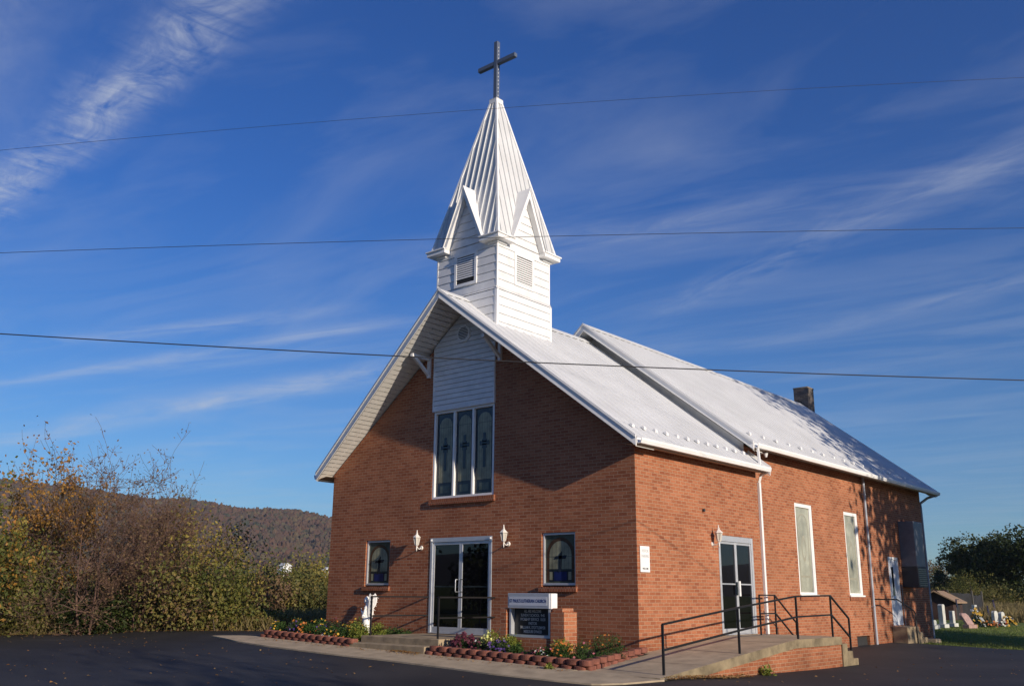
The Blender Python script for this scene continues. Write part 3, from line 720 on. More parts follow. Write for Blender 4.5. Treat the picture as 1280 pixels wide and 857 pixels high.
# ---------------- steeple
TX0, TX1, TY0, TY1 = RX-1.025, RX+1.025, -.05, 2.0; TCY = (TY0+TY1)/2
st = thing('steeple', None, None, (RX, TCY, 7)); st.parent = church; st.location = Vector((RX, TCY, 7))-wloc(church)
def face_pt(k, out=0):
    if k == 0: return lambda u, n_, z: (RX+u, TY0-n_-out, z)
    if k == 1: return lambda u, n_, z: (TX1+n_+out, TCY+u, z)
    if k == 2: return lambda u, n_, z: (RX-u, TY1+n_+out, z)
    return lambda u, n_, z: (TX0-n_-out, TCY-u, z)
HWD = 1.025; ZB, ZC = 8.33, 9.66
GH = .66; ZG = 11.12     # gable half width and apex height
m = MB()
for k in range(4):
    P = face_pt(k)
    zst = 6.2
    clap(m, P, 8.36, ZC, lambda z: (-HWD, HWD), .215)
    P2 = face_pt(k, .03); clap(m, P2, 7.26, ZB-.03, lambda z: (-HWD-.03, HWD+.03), .215, split=(lambda z: max(0, (8.10-z)/SL)) if k in (0, 2) else None)
    m.prism([P2(-HWD-.05, .02, ZB-.03), P2(HWD+.05, .02, ZB-.03), P2(HWD+.05, -.03, ZB+.03), P2(-HWD-.05, -.03, ZB+.03)], (0, 0, .006))
    # gable siding above the cornice line
    clap(m, P, ZC, ZG-.05, lambda z: (-(HWD-.3)*max(0, (ZG+.05-z)/(ZG+.05-ZC)), (HWD-.3)*max(0, (ZG+.05-z)/(ZG+.05-ZC))), .215)
m.build('tower_siding', SID, st, fix=False)
for sx in (0, 1):
    for sy in (0, 1):
        m = MB()
        x = TX1 if sx else TX0; y = TY1 if sy else TY0; dx = 1 if sx else -1; dy = 1 if sy else -1
        m.box(min(x+dx*.022, x-dx*.02), max(x+dx*.022, x-dx*.02), min(y+dy*.022, y-dy*.02), max(y+dy*.022, y-dy*.02), ZB+.03, ZC-.02)
        m.box(min(x+dx*.055, x-dx*.02), max(x+dx*.055, x-dx*.02), min(y+dy*.055, y-dy*.02), max(y+dy*.055, y-dy*.02), 7.2, ZB-.04)
        m.build('corner_trim', WP, st)
# cornice returns at the four corners (L shaped), spire above
OH = .22
for sx in (-1, 1):
    for sy in (-1, 1):
        m = MB(); x = RX+sx*HWD; y = TCY+sy*HWD
        def bx(a, b, c, d, z0, z1): m.box(min(a, b), max(a, b), min(c, d), max(c, d), z0, z1)
        ox = x+sx*OH; oy = y+sy*OH; lx = RX+sx*.60; ly = TCY+sy*.60
        bx(lx, ox, y-sy*.02, oy, 9.56, 9.66); bx(x-sx*.02, ox, ly, y-sy*.021, 9.56, 9.66)
        bx(lx, ox+sx*.03, y-sy*.02, oy+sy*.03, 9.662, 9.70); bx(x-sx*.02, ox+sx*.03, ly, y-sy*.021, 9.662, 9.70)
        bx(x-sx*.3, x+sx*.06, y-sy*.3, y+sy*.06, 9.50, 9.558)
        m.build('cornice', WP, st, bevel=.005)
BH = HWD+.13; ZS0, ZS1 = 9.70, 14.12; TH = .105
def sp_half(z): return BH+(TH-BH)*(z-ZS0)/(ZS1-ZS0)
# spire faces: notch the lower middle where the small gables come out
m = MB()
def fpt(k, u, n_, z):
    h = sp_half(z)+n_
    return [(RX+u, TCY-h, z), (RX+h, TCY+u, z), (RX-u, TCY+h, z), (RX-h, TCY-u, z)][k]
zj = 11.9
for k in range(4):
    g = .60; zg0 = ZS0
    # side strips left and right of the gable triangle, then the rest
    m.q(fpt(k, -BH, 0, ZS0), fpt(k, -g, 0, ZS0), fpt(k, 0, 0, ZG), fpt(k, 0, 0, zj), fpt(k, -sp_half(zj), 0, zj))
    m.q(fpt(k, g, 0, ZS0), fpt(k, BH, 0, ZS0), fpt(k, sp_half(zj), 0, zj), fpt(k, 0, 0, zj), fpt(k, 0, 0, ZG))
    m.q(fpt(k, -sp_half(zj), 0, zj), fpt(k, 0, 0, zj), fpt(k, sp_half(zj), 0, zj), fpt(k, TH, 0, ZS1), fpt(k, -TH, 0, ZS1))
    m.q(*[fpt(k, u, n_, z) for u, n_, z in ((-BH, 0, ZS0), (BH, 0, ZS0), (HWD, -OH, ZS0), (-HWD, -OH, ZS0))][:0] or [fpt(k, -BH, 0, ZS0), fpt(k, -BH+.01, 0, ZS0), fpt(k, -BH+.005, 0, ZS0+.01)])
sp = m.build('spire', ROOF, st, fix=False)
m = MB()
for k in range(4):
    for i in range(-6, 7):
        u = i*.205
        if abs(u) > BH-.08: continue
        z0 = ZS0+.0 if abs(u) > .58 else ZG-(ZG-ZS0)*abs(u)/.60+.03
        z1 = ZS0+(BH-abs(u)-.015)/(BH-TH)*(ZS1-ZS0) if abs(u) > TH else ZS1
        if z1-z0 < .1: continue
        w = .011
        a, b = (u-w, z0), (u+w, z0)
        h = .03
        p = [fpt(k, u-w, .0, z0), fpt(k, u+w, .0, z0), fpt(k, u+w, h, z0), fpt(k, u-w, h, z0)]
        p2 = [fpt(k, u-w, .0, z1), fpt(k, u+w, .0, z1), fpt(k, u+w, h, z1), fpt(k, u-w, h, z1)]
        for a, b in ((1, 2), (2, 3), (3, 0)): m.q(p[a], p[b], p2[b], p2[a])
m.build('standing_seams', ROOF, sp, fix=False)
m = MB()
for sx, sy in ((1, 1), (1, -1), (-1, 1), (-1, -1)):
    m.tube([(RX+sx*(BH-.01), TCY+sy*(BH-.01), ZS0), (RX+sx*TH, TCY+sy*TH, ZS1)], .045, 4)
m.build('hip_cap', WP, sp)
m = MB(); m.box(RX-.14, RX+.14, TCY-.14, TCY+.14, ZS1-.03, ZS1+.10); m.prism([(RX-.14, TCY-.14, ZS1+.102), (RX+.14, TCY-.14, ZS1+.102), (RX+.14, TCY+.14, ZS1+.102), (RX-.14, TCY+.14, ZS1+.102)], (0, 0, .02)); m.build('spire_cap', WP, st, bevel=.015)
# small gables on each face
for k in range(4):
    m = MB(); out = OH-.03
    for sg in (-1, 1):
        # roof board running from the face out, going back into the spire
        def P(u, n_, z):
            return [(RX+u, TY0-n_, z), (TX1+n_, TCY+u, z), (RX-u, TY1+n_, z), (TX0-n_, TCY-u, z)][k]
        gw = .66
        for (o0, th_) in ((out, .09),):
            a = [P(0, o0, ZG+.10), P(sg*gw, o0, ZS0-.04), P(sg*(gw-.075), o0, ZS0-.04), P(0, o0, ZG-.14)]
            # front bargeboard
            d = Vector(P(0, o0-.05, 0))-Vector(P(0, o0, 0)); m.prism(a, d)
        # roof sheet
        a = [P(0, out+.03, ZG+.14), P(sg*(gw+.03), out+.03, ZS0-.03), P(sg*(gw+.03), -.1, ZS0-.03), P(0, -.75, ZG+.14)]
        nrm = (Vector(P(sg*1, 0, 0))-Vector(P(0, 0, 0)))*.0
        m.prism(a, Vector((0, 0, -.035)))
        # soffit under it
        b = [P(sg*.0, out-.05, ZG-.10), P(sg*(gw-.06), out-.05, ZS0-.03), P(sg*(gw-.06), .02, ZS0-.03), P(0, .02, ZG-.10)]
        m.q(*b)
    m.build('small_gable', WP, st)
# louvred vents
for k, (cu, zz0, zz1) in enumerate(((-.02, 8.58, 9.46), (-.01, 8.56, 9.44), (0, 8.58, 9.46), (0, 8.58, 9.46))):
    m = MB()
    def P(u, n_, z): return [(RX+u, TY0-n_, z), (TX1+n_, TCY+u, z), (RX-u, TY1+n_, z), (TX0-n_, TCY-u, z)][k]
    def bxp(u0, u1, n0, n1, z0, z1, mm):
        a = [P(u0, n0, z0), P(u1, n0, z0), P(u1, n0, z1), P(u0, n0, z1)]; mm.prism(a, Vector(P(0, n1, 0))-Vector(P(0, n0, 0)))
    hw = .385
    bxp(cu-hw, cu-hw+.075, 0, .04, zz0, zz1, m); bxp(cu+hw-.075, cu+hw, 0, .04, zz0, zz1, m); bxp(cu-hw+.075, cu+hw-.075, 0, .04, zz1-.08, zz1, m); bxp(cu-hw+.075, cu+hw-.075, 0, .04, zz0, zz0+.08, m)
    lv = m.build('louvred_vent', WP, st)
    m = MB(); bxp(cu-hw+.07, cu+hw-.07, .019, .021, zz0+.07, zz1-.07, m); m.build('backing', DARK, lv)
    m = MB(); nsl = 12; hh = (zz1-zz0-.18)/nsl
    for i in range(nsl):
        z = zz0+.09+i*hh
        if k == 0 and i < 2: continue
        a = [P(cu-hw+.076, .036, z), P(cu+hw-.076, .036, z), P(cu+hw-.076, .0225, z+hh*.72), P(cu-hw+.076, .0225, z+hh*.72)]; m.q(*a)
    m.build('slats', WP, lv, fix=False)
# cross
m = MB(); q = .062
m.box(RX-q, RX+q, TCY-q, TCY+q, ZS1+.1, 16.05); m.box(RX-.66, RX-q-.0005, TCY-.058, TCY+.058, 15.32, 15.44); m.box(RX+q+.0005, RX+.70, TCY-.058, TCY+.058, 15.32, 15.44)
cr = m.build('cross', GALV, st, bevel=.006)
m = MB()
for i in range(14): z = 14.35+i*.115; m.box(RX+q+.001, RX+q+.006, TCY-.009, TCY+.009, z, z+.03)
m.build('bolts', WP, cr)

# ------------------------------------------------------------------ steps, ramp, rails
m = MB(); m.box(-6.05, -3.62, -1.95, -.003, -.3, .165)
ts = thing('entrance_steps', 'two low concrete steps up to the glass front door', 'steps', (-4.8, -1.5, -.2))
m.build('landing', CONC2, ts, bevel=.012)
m = MB(); m.box(-6.05, -3.68, -2.30, -1.952, -.35, .03); m.build('step', CONC2, ts, bevel=.012)
def rail_front(x, label):
    t = thing('handrail', label, 'handrail', (x, -1.75, .165))
    m = MB(); m.box(x-.016, x+.016, -1.796, -1.764, .165, 1.01); m.build('post', BLK, t)
    for z in (1.0, .58):
        m = MB(); m.bar((x, -1.80 if z > .9 else -1.758, z), (x, -.0, z), .032, .032); m.build('rail', BLK, t)
    return t
rail_front(-5.94, 'black handrail left of the front door with the white angel statue beside it')
rail_front(-3.82, 'black handrail crossing in front of the right leaf of the front door')
# ramp
CONC3 = simple('weathered_concrete_edge', (.22, .175, .105), .92, var=.35, scale=3, bump=.4, bscale=50)
rp = thing('ramp', 'concrete wheelchair ramp with brick base rising to the side door', 'ramp', (1.0, 2.5, -.3))
def rz(y): return min(.22, -.245+.0875*(y+2.35)) if y > -2.35 else -.245
ysr = [-2.35, -1.6, -.8, 0, .8, 1.6, 2.4, 2.975, 4.2, 5.4]
m = MB(); xr = 1.92
for a, b in zip(ysr[:-1], ysr[1:]):
    xa = .17 if b <= 0 else .012
    if a < 0 < b: xa = .012
    za, zb_ = rz(a)+.03, rz(b)+.03
    if b > 3: zb_ = za = .215 if a > 2.9 else rz(a)
    za = .215 if a > 2.9 else rz(a)+.0; zb_ = .215 if b > 2.9 else rz(b)
    m.mi = 0; m.q((xa, a, za), (xr, a, za), (xr, b, zb_), (xa, b, zb_)); m.mi = 1
    m.q((xr, a, za), (xr, a, za-.17), (xr, b, zb_-.17), (xr, b, zb_))
    m.q((xr, a, za-.17), (xr-.06, a, za-.17), (xr-.06, b, zb_-.17), (xr, b, zb_-.17))
    m.q((xa, a, za), (xa, b, zb_), (xa, b, -.6), (xa, a, -.6))
m.q((.012, 5.4, .215), (xr, 5.4, .215), (xr, 5.4, -.6), (.012, 5.4, -.6)); m.q((.17, -2.35, rz(-2.35)), (xr, -2.35, rz(-2.35)), (xr, -2.35, -.6), (.17, -2.35, -.6))
m.build('ramp_deck', [CONC, CONC3], rp, fix=False)
m = MB()
for a, b in zip(ysr[:-1], ysr[1:]):
    za = .215 if a > 2.9 else rz(a); zb_ = .215 if b > 2.9 else rz(b)
    m.q((xr-.03, a, -.7), (xr-.03, b, -.7), (xr-.03, b, zb_-.16), (xr-.03, a, za-.16))
m.build('brick_base', BR, rp, fix=False)
for i in range(3):
    m = MB(); m.box(.12, xr-.0-.001*i, 5.402+.3*i, 5.70+.3*i, -.7, .06-.17*i); m.build('step', CONC3, rp, bevel=.008)
for yj in (-.8, .8, 2.4, 4.0): m = MB(); m.box(.02, xr-.001, yj-.006, yj+.006, (rz(yj) if yj < 2.9 else .215)-.002, (rz(yj) if yj < 2.9 else .215)+.0015); m.build('expansion_joint', DARK, rp)
rr = thing('ramp_railing', 'long black metal railing along the outer edge of the ramp', 'railing', (1.8, 1.5, -.3))
XR = 1.80
PT = [(-2.04, -.25, .60), (.70, rz(.70), .86), (3.35, .215, 1.085), (5.20, .215, 1.11), (6.2, G(XR, 6.2), .60)]
for y, zb_, zt in PT: m = MB(); m.box(XR-.018, XR+.018, y-.018, y+.018, zb_, zt); m.build('post', BLK, rr)
for dz in (0, -.42):
    m = MB()
    for a, b in zip(PT[:-1], PT[1:]): m.bar((XR, a[0], a[2]+dz+.0), (XR, b[0], b[2]+dz+.0), .034, .034)
    m.build('rail', BLK, rr)
ri = thing('stair_railing', 'short black railing by the white downspout above the ramp steps', 'railing', (.25, 5.5, .2))
PI_ = [(4.80, .215, 1.11), (5.62, .06, 1.11), (6.75, G(.25, 6.75), .46)]
for y, zb_, zt in PI_: m = MB(); m.box(.25-.016, .25+.016, y-.016, y+.016, zb_, zt); m.build('post', BLK, ri)
for dz in (0, -.42):
    m = MB()
    for a, b in zip(PI_[:-1], PI_[1:]): m.bar((.25, a[0], a[2]+dz), (.25, b[0], b[2]+dz), .03, .03)
    m.build('rail', BLK, ri)
# rear steps and rail
rs = thing('rear_steps', 'worn concrete block steps below the narrow rear door', 'steps', (0, 15.5, -.3))
m = MB(); m.box(XN+.004, .20, 15.0, 16.1, -.6, .2); m.build('step', CONC2, rs, bevel=.02)
m = MB(); m.box(XN+.004, .20, 16.103, 16.45, -.6, .02); m.build('step', CONC2, rs, bevel=.02); m = MB(); m.box(XN+.004, .22, 16.453, 16.8, -.6, -.15); m.build('step', CONC2, rs, bevel=.02)
m = MB(); m.box(-.1, .45, 16.9, 17.4, -.6, -.2); m.build('loose_block', CONC, rs, bevel=.03)
hr = thing('rear_handrail', 'bent black pipe handrail beside the rear door steps', 'handrail', (.3, 15, .2))
m = MB(); m.tube([(.3, 13.65, 1.03), (.3, 14.0, 1.03), (.3, 15.4, .70), (.3, 15.55, .6), (.3, 15.55, G(.3, 15.5)-.02)], .022, 8); m.build('rail', BLK, hr)
m = MB(); m.tube([(.3, 13.65, 1.03), (XN, 13.65, 1.03)], .02, 8); m.build('rail_end', BLK, hr)

# ------------------------------------------------------------------ planters
def block_mesh():
    m = MB(); w, d, h = .255, .2, .102; n = 9
    pts = [(-w/2+.02, d), (w/2-.02, d), (w/2, .05)] + [(w/2*math.cos(math.pi*k/n)*.98, .05-.055*math.sin(math.pi*k/n)) for k in range(1, n)] + [(-w/2, .05)]
    b = 2
    m.prism([(p[0], p[1], 0) for p in pts], (0, 0, h)); return m
bp_mesh = None
def edging(name, label, runs, loc, top=2):
    global bp_mesh
    t = thing(name, label, 'garden edging', loc)
    for (xa, ya, xb, yb, n, za, zb_) in runs:
        ang = math.atan2(yb-ya, xb-xa)
        for row in range(top):
            for i in range(n):
                f = (i+.5+(.5 if row % 2 else 0)*.98)/n
                if f > 1.0: continue
                x = xa+(xb-xa)*f; y = ya+(yb-ya)*f; z = za+(zb_-za)*f + row*.104
                if bp_mesh is None:
                    o = block_mesh().build('edging_block', BLOCK, None, bevel=.012); bp_mesh = o.data
                else:
                    o = bpy.data.objects.new('edging_block', bp_mesh); C.objects.link(o); b = o.modifiers.new('bevel', 'BEVEL'); b.width = .012; b.segments = 1
                o.parent = t; o.location = Vector((x+random.uniform(-.006, .006), y+random.uniform(-.008, .008), z))-Vector(loc)
                o.rotation_euler = (0, 0, ang+random.uniform(-.05, .05)); s = abs(math.hypot(xb-xa, yb-ya))/n/.262; o.scale = (s*(.90 if row else .94)*random.uniform(.95, 1.03), 1, 1)
    return t
edging('flower_bed_edging', 'two courses of red tumbled blocks edging the bed left of the steps', [(-9.45, -2.25, -6.0, -2.34, 13, .0, -.10)], (-7.7, -2.3, -.05))
edging('flower_bed_edging', 'two courses of red tumbled blocks turning the corner of the bed by the ramp', [(-3.72, -2.30, .30, -2.28, 15, -.145, -.25), (.40, -2.2, .14, .02, 8, -.25, -.12)], (-1.7, -2.3, -.2))
def soil(xa, xb, ya, yb, z0, z1):
    m = MB(); nx, ny = 24, 12
    for j in range(ny+1):
        for i in range(nx+1):
            x = xa+(xb-xa)*i/nx; y = ya+(yb-ya)*j/ny; m.v.append((x, y, z0+(z1-z0)*i/nx+.03*noise.noise(Vector((x*3, y*3, 0)))+.05*(y-ya)/(yb-ya)))
    for j in range(ny):
        for i in range(nx): a = j*(nx+1)+i; m.f.append((a, a+1, a+nx+2, a+nx+1)); m.m.append(0)
    tag(m.build('soil', SOIL, smooth=True, fix=False), kind='structure')
soil(-9.45, -6.06, -2.12, -.003, .13, .03); soil(-3.61, .22, -2.12, -.003, -.02, -.09)

# ------------------------------------------------------------------ leaves / plants
def leaf_cloud(m, pts, size, mi=0, aspect=1.6, flat=.0, curl=.25):
    """m: MB; pts (n,3) array; each leaf = 2 triangles folded on the midrib"""
    n = len(pts)
    if n == 0: return
    d = np.random.normal(size=(n, 3)); d[:, 2] *= (1-flat); d /= np.linalg.norm(d, axis=1)[:, None]
    r = np.random.normal(size=(n, 3)); s = np.cross(d, r); s /= np.linalg.norm(s, axis=1)[:, None]; nn = np.cross(d, s)
    L = (size*np.random.uniform(.6, 1.3, n))[:, None]; Wd = L/aspect/2
    p0 = pts; p1 = pts+d*L*.5+s*Wd+nn*L*curl*.3; p2 = pts+d*L; p3 = pts+d*L*.5-s*Wd+nn*L*curl*.3
    allv = np.stack([p0, p1, p2, p3], 1).reshape(-1, 3); b = len(m.v)
    m.v += list(map(tuple, allv.tolist())); m.f += [(b+4*i, b+4*i+1, b+4*i+2, b+4*i+3) for i in range(n)]; m.m += [mi]*n
SEED = {}
MINR = .0042
def grow(m, p, d, L, r, lev, maxlev, out, spread=.55, kids_=(3, 4), upb=.15, wig=.25, seg=3, shrink=.68):
    pts = [Vector(p)]; rs = [r]; dd = Vector(d).normalized()
    for i in range(seg):
        dd = (dd + Vector((random.gauss(0, wig), random.gauss(0, wig), random.gauss(0, wig)+upb))*.35).normalized()
        pts.append(pts[-1]+dd*L/seg); rs.append(r*(1-.35*(i+1)/seg))
    m.tube(pts, [max(q_, MINR) for q_ in rs], 5 if lev < 2 else 3, cap=False)
    if lev >= maxlev-1: out += pts[1:]
    if lev < maxlev:
        k = random.randint(*kids_)
        for j in range(k):
            t = random.uniform(.35, 1.0) if j else 1.0; idx = min(int(t*seg), seg); q = pts[idx]
            side = Vector((random.gauss(0, 1), random.gauss(0, 1), random.gauss(0, .6))).normalized()
            nd = (dd*(1-spread)+side*spread).normalized() if j else (dd+side*.25).normalized()
            grow(m, q, nd, L*shrink*random.uniform(.8, 1.15), rs[idx]*.62, lev+1, maxlev, out, spread, kids_, upb, wig, seg, shrink)
def tree(name, label, cat, x, y, h, leafm, barkm=None, nleaf=6000, size=.12, maxlev=4, spread=.55, stems=1, clump=.28, group=None, z=None, lean=0, trunk=.3, shrink=.68, r0=None, kids_=(3, 4), zmin=None, mixm=None, wide=None):
    z0 = G(x, y)-.06 if z is None else z
    sd0 = zlib.crc32(label.encode())+SEED.get(label, 0); random.seed(sd0); np.random.seed(sd0 % (2**31))
    t = thing(name, label, cat, (x, y, z0), group=group); mb = MB(); out = []
    for s_ in range(stems):
        a = random.uniform(0, 6.28); off = Vector((math.cos(a), math.sin(a), 0))*(.25*(stems > 1)*random.uniform(.4, 1.6))
        d = Vector((math.cos(a)*.35*(stems > 1)+lean, math.sin(a)*.35*(stems > 1), 1))
        grow(mb, Vector((x, y, z0))+off, d, h*trunk*random.uniform(.85, 1.1), r0 or h*.016/(stems**.4), 0, maxlev, out, spread, kids_, shrink=shrink)
    top = max(p.z for p in out); k = h/(top-z0)
    # rescale to height about the base
    kx = wide or k
    mb.v = [(x+(a-x)*kx, y+(b-y)*kx, z0+(c-z0)*k) for a, b, c in mb.v]
    out = np.array([(x+(p.x-x)*kx, y+(p.y-y)*kx, z0+(p.z-z0)*k) for p in out])
    mb.build('trunk', barkm or BARK, t, smooth=True, fix=False)
    if nleaf:
        if zmin: out = out[out[:, 2] > z0+zmin]
        idx = np.random.randint(0, len(out), nleaf); pts = out[idx]+np.random.normal(0, clump, (nleaf, 3))
        pts = pts[pts[:, 2] > z0+.05]
        lm = MB()
        if mixm:
            sel = np.random.rand(len(pts)) < .25; leaf_cloud(lm, pts[~sel], size, 0); leaf_cloud(lm, pts[sel], size, 1); lm.build('crown', [leafm, mixm], t, fix=False)
        else: leaf_cloud(lm, pts, size); lm.build('crown', leafm, t, fix=False)
    return t
L_green = leafmat('leaf_green', [(.04, .055, .014), (.08, .10, .024), (.15, .15, .036), (.27, .20, .05)], .9)
L_yell = leafmat('leaf_yellow_green', [(.075, .08, .022), (.16, .15, .036), (.30, .24, .05), (.36, .22, .055)], .8)
L_oran = leafmat('leaf_orange', [(.14, .10, .03), (.30, .17, .035), (.42, .22, .05), (.30, .10, .03)], .8)
L_brown = leafmat('leaf_brown', [(.09, .055, .035), (.14, .085, .05), (.20, .13, .065), (.13, .12, .05)], .9)
L_dark = leafmat('leaf_dark', [(.014, .022, .008), (.028, .045, .012), (.055, .075, .02), (.11, .10, .03)], .25)
L_bg = leafmat('tree_line_leaf', [(.02, .028, .010), (.04, .055, .016), (.075, .09, .026), (.13, .12, .04)], .25)
L_dry = leafmat('dry_grass', [(.08, .07, .03), (.16, .13, .05), (.24, .18, .08), (.10, .12, .03)], .7)
L_bush = leafmat('leaf_bush', [(.06, .075, .02), (.12, .13, .034), (.20, .17, .05), (.26, .16, .055)], .7)
# field-side trees and bushes along the left edge of the lot
tree('sumac_tree', 'leafy green tree with yellow tips at the far left of the lot', 'tree', -16.2, -6.6, 4.9, L_green, nleaf=14000, size=.115, stems=4, mixm=L_oran, maxlev=4, clump=.24, spread=.62)
tree('poplar_tree', 'tall sparse tree with orange leaves behind the leafy green one', 'tree', -18.5, -4.4, 5.9, L_oran, nleaf=4800, size=.11, stems=3, maxlev=4, spread=.38, clump=.09, trunk=.4)
tree('poplar_tree', 'half bare orange tree cut by the left edge of the photo', 'tree', -18.9, -7.3, 5.7, L_oran, nleaf=4200, size=.11, stems=3, maxlev=4, spread=.42, clump=.09, trunk=.36)
tree('poplar_tree', 'slender yellow leaved tree between the orange poplar and the vine tangle', 'tree', -17.6, -5.3, 5.0, L_yell, nleaf=2600, size=.11, stems=2, maxlev=4, spread=.4, clump=.09, trunk=.36)
tree('vine_thicket', 'tangled leafless brown vine-covered tree between the green and the yellow trees', 'tree', -15.9, -3.4, 6.1, L_brown, VINE, nleaf=7500, size=.07, stems=6, maxlev=5, spread=.58, clump=.08, r0=.035, kids_=(3, 4))
tree('vine_thicket', 'lower mass of bare purple brown twigs right of the tall vine tangle', 'tree', -15.2, -2.3, 4.7, L_brown, VINE, nleaf=4500, size=.07, stems=6, maxlev=5, spread=.62, clump=.08, r0=.03)
tree('maple_tree', 'rounded yellow green tree in front of the wooded hill', 'tree', -15.0, -.5, 3.6, L_yell, nleaf=8000, size=.10, stems=4, maxlev=4, spread=.66, clump=.22, mixm=L_brown)
tree('maple_tree', 'smaller yellow tree touching the right of the rounded one', 'tree', -14.3, -1.5, 2.2, L_bush, nleaf=3600, size=.11, stems=3, maxlev=4, spread=.6, clump=.26, mixm=L_brown)
tree('shrub', 'bright green shrub with a pale thin stem beside the yellow tree', 'shrub', -13.75, -.6, 2.0, L_green, nleaf=4500, size=.10, stems=4, maxlev=3, spread=.6, clump=.24)
tree('shrub', 'dark green bush under the vine tangle at the asphalt edge', 'shrub', -15.5, -3.4, 1.2, L_dark, nleaf=4000, size=.09, stems=5, maxlev=3, spread=.6, clump=.22)
tree('shrub', 'spreading green bush low under the leafy tree at far left', 'shrub', -16.6, -6.0, 1.9, L_bush, nleaf=5000, size=.10, stems=5, maxlev=3, spread=.65, clump=.28)
tree('shrub', 'dark leafy bush behind the gap between leafy tree and vine tangle', 'shrub', -17.8, -4.6, 2.6, L_green, nleaf=6000, size=.11, stems=5, maxlev=3, spread=.6, clump=.32)
def farp(u, D):
    a = (u-640)/FPX; d = Vector((fw.x, fw.y, 0)).normalized(); q = Vector((r2.x, r2.y, 0)).normalized(); v = d/math.cos(PITCH)+q*a; v.normalize()
    return CX+v.x*D, CY+v.y*D
for u_, D_, h_, lf_, lab_ in ((322, 62, 3.3, L_green, 'bright green bush farther out beyond the yellow tree'), (348, 66, 2.9, L_bush, 'olive bush in the field left of the tiny farmhouse'),
                              (368, 60, 2.2, L_bush, 'low brownish bush in the field below the tiny farmhouse'), (392, 63, 2.9, L_yell, 'yellowish bush in the field beside the church corner'),
                              (410, 68, 4.0, L_bush, 'thin tall bush in the field at the church corner'), (335, 58, 1.9, L_brown, 'brown low bush in front of the far green bush')):
    x_, y_ = farp(u_, D_); tree('field_bush', lab_, 'shrub', x_, y_, h_, lf_, nleaf=3200, size=.2, stems=5, maxlev=3, spread=.65, clump=.4)
# continuous undergrowth and tall dry grass (uncountable)
def undergrowth():
    m = MB(); n = 34000
    t_ = np.random.rand(n); w = np.random.rand(n)**1.3
    y = -9+t_*10; x = np.array([left_edge(min(v, 6)) for v in y])-.15-w*5.5
    hh = (.25+1.25*np.clip(w*1.6, 0, 1)*(.55+.6*np.array([noise.noise(Vector((a*.5, b*.5, 3))) for a, b in zip(x, y)])))
    z = np.array([G(a, b) for a, b in zip(x, y)])+np.random.rand(n)*hh*1.15
    leaf_cloud(m, np.stack([x, y, z], 1), .11, 0)
    return tag(m.build('undergrowth', L_bush, fix=False), 'dense low undergrowth behind the asphalt edge', 'undergrowth', kind='stuff')
undergrowth()
def blades(name, x, y, h, wd, matl, lab, cat):
    m = MB(); n = len(x); b = 0
    for i in range(n):
        z = G(x[i], y[i])-.05; a = random.uniform(0, 6.28); dx, dy = math.cos(a)*wd, math.sin(a)*wd; l = random.gauss(0, .25)*h[i]; l2 = random.gauss(0, .25)*h[i]
        k = len(m.v); m.v += [(x[i]-dx, y[i]-dy, z), (x[i]+dx, y[i]+dy, z), (x[i]+l*.45, y[i]+l2*.45, z+h[i]*.6), (x[i]+l, y[i]+l2, z+h[i])]
        m.f += [(k, k+1, k+2), (k+1, k+3, k+2)]; m.m += [0, 0]
    return tag(m.build(name, matl, fix=False), lab, cat, kind='stuff')
n = 16000; y = np.random.uniform(-10, 8, n); x = np.array([left_edge(min(v, 6)) for v in y])-.02-np.random.rand(n)**1.5*2.6
blades('dry_grass', x, y, .12+np.random.rand(n)*.38, .012, L_dry, 'dry tan and green grass along the left asphalt edge', 'grass')
n = 30000; x = np.random.uniform(-5, 6, n); y = 15.45+np.random.rand(n)**1.5*22
L_lawn = leafmat('lawn_blades', [(.09, .13, .03), (.13, .18, .04), (.17, .21, .05), (.25, .23, .09)], .3)
blades('lawn_grass', x, y, .03+np.random.rand(n)*.05, .012, L_lawn, 'short mown grass between the drive and the graves', 'grass')

# off-frame trees standing east of the drive: they shade the rear of the church and the lawn
sh = tree('oak_tree', 'large tree east of the drive shading the rear of the church', 'tree', 17.5, 15.4, 18.6, L_dark, BARKD, nleaf=15000, size=.34, maxlev=4, spread=.5, clump=1.0, trunk=.28, wide=None)
tree('oak_tree', 'second large tree east of the drive shading the lawn', 'tree', 20, 17.6, 17, L_dark, BARKD, nleaf=15000, size=.34, maxlev=4, spread=.5, clump=1.0, trunk=.28)
tree('bare_tree', 'mostly bare tree south east of the lot casting thin shadows on the asphalt', 'tree', 22, -12.5, 10, L_brown, BARKD, nleaf=2500, size=.22, maxlev=4, spread=.5, clump=.7)

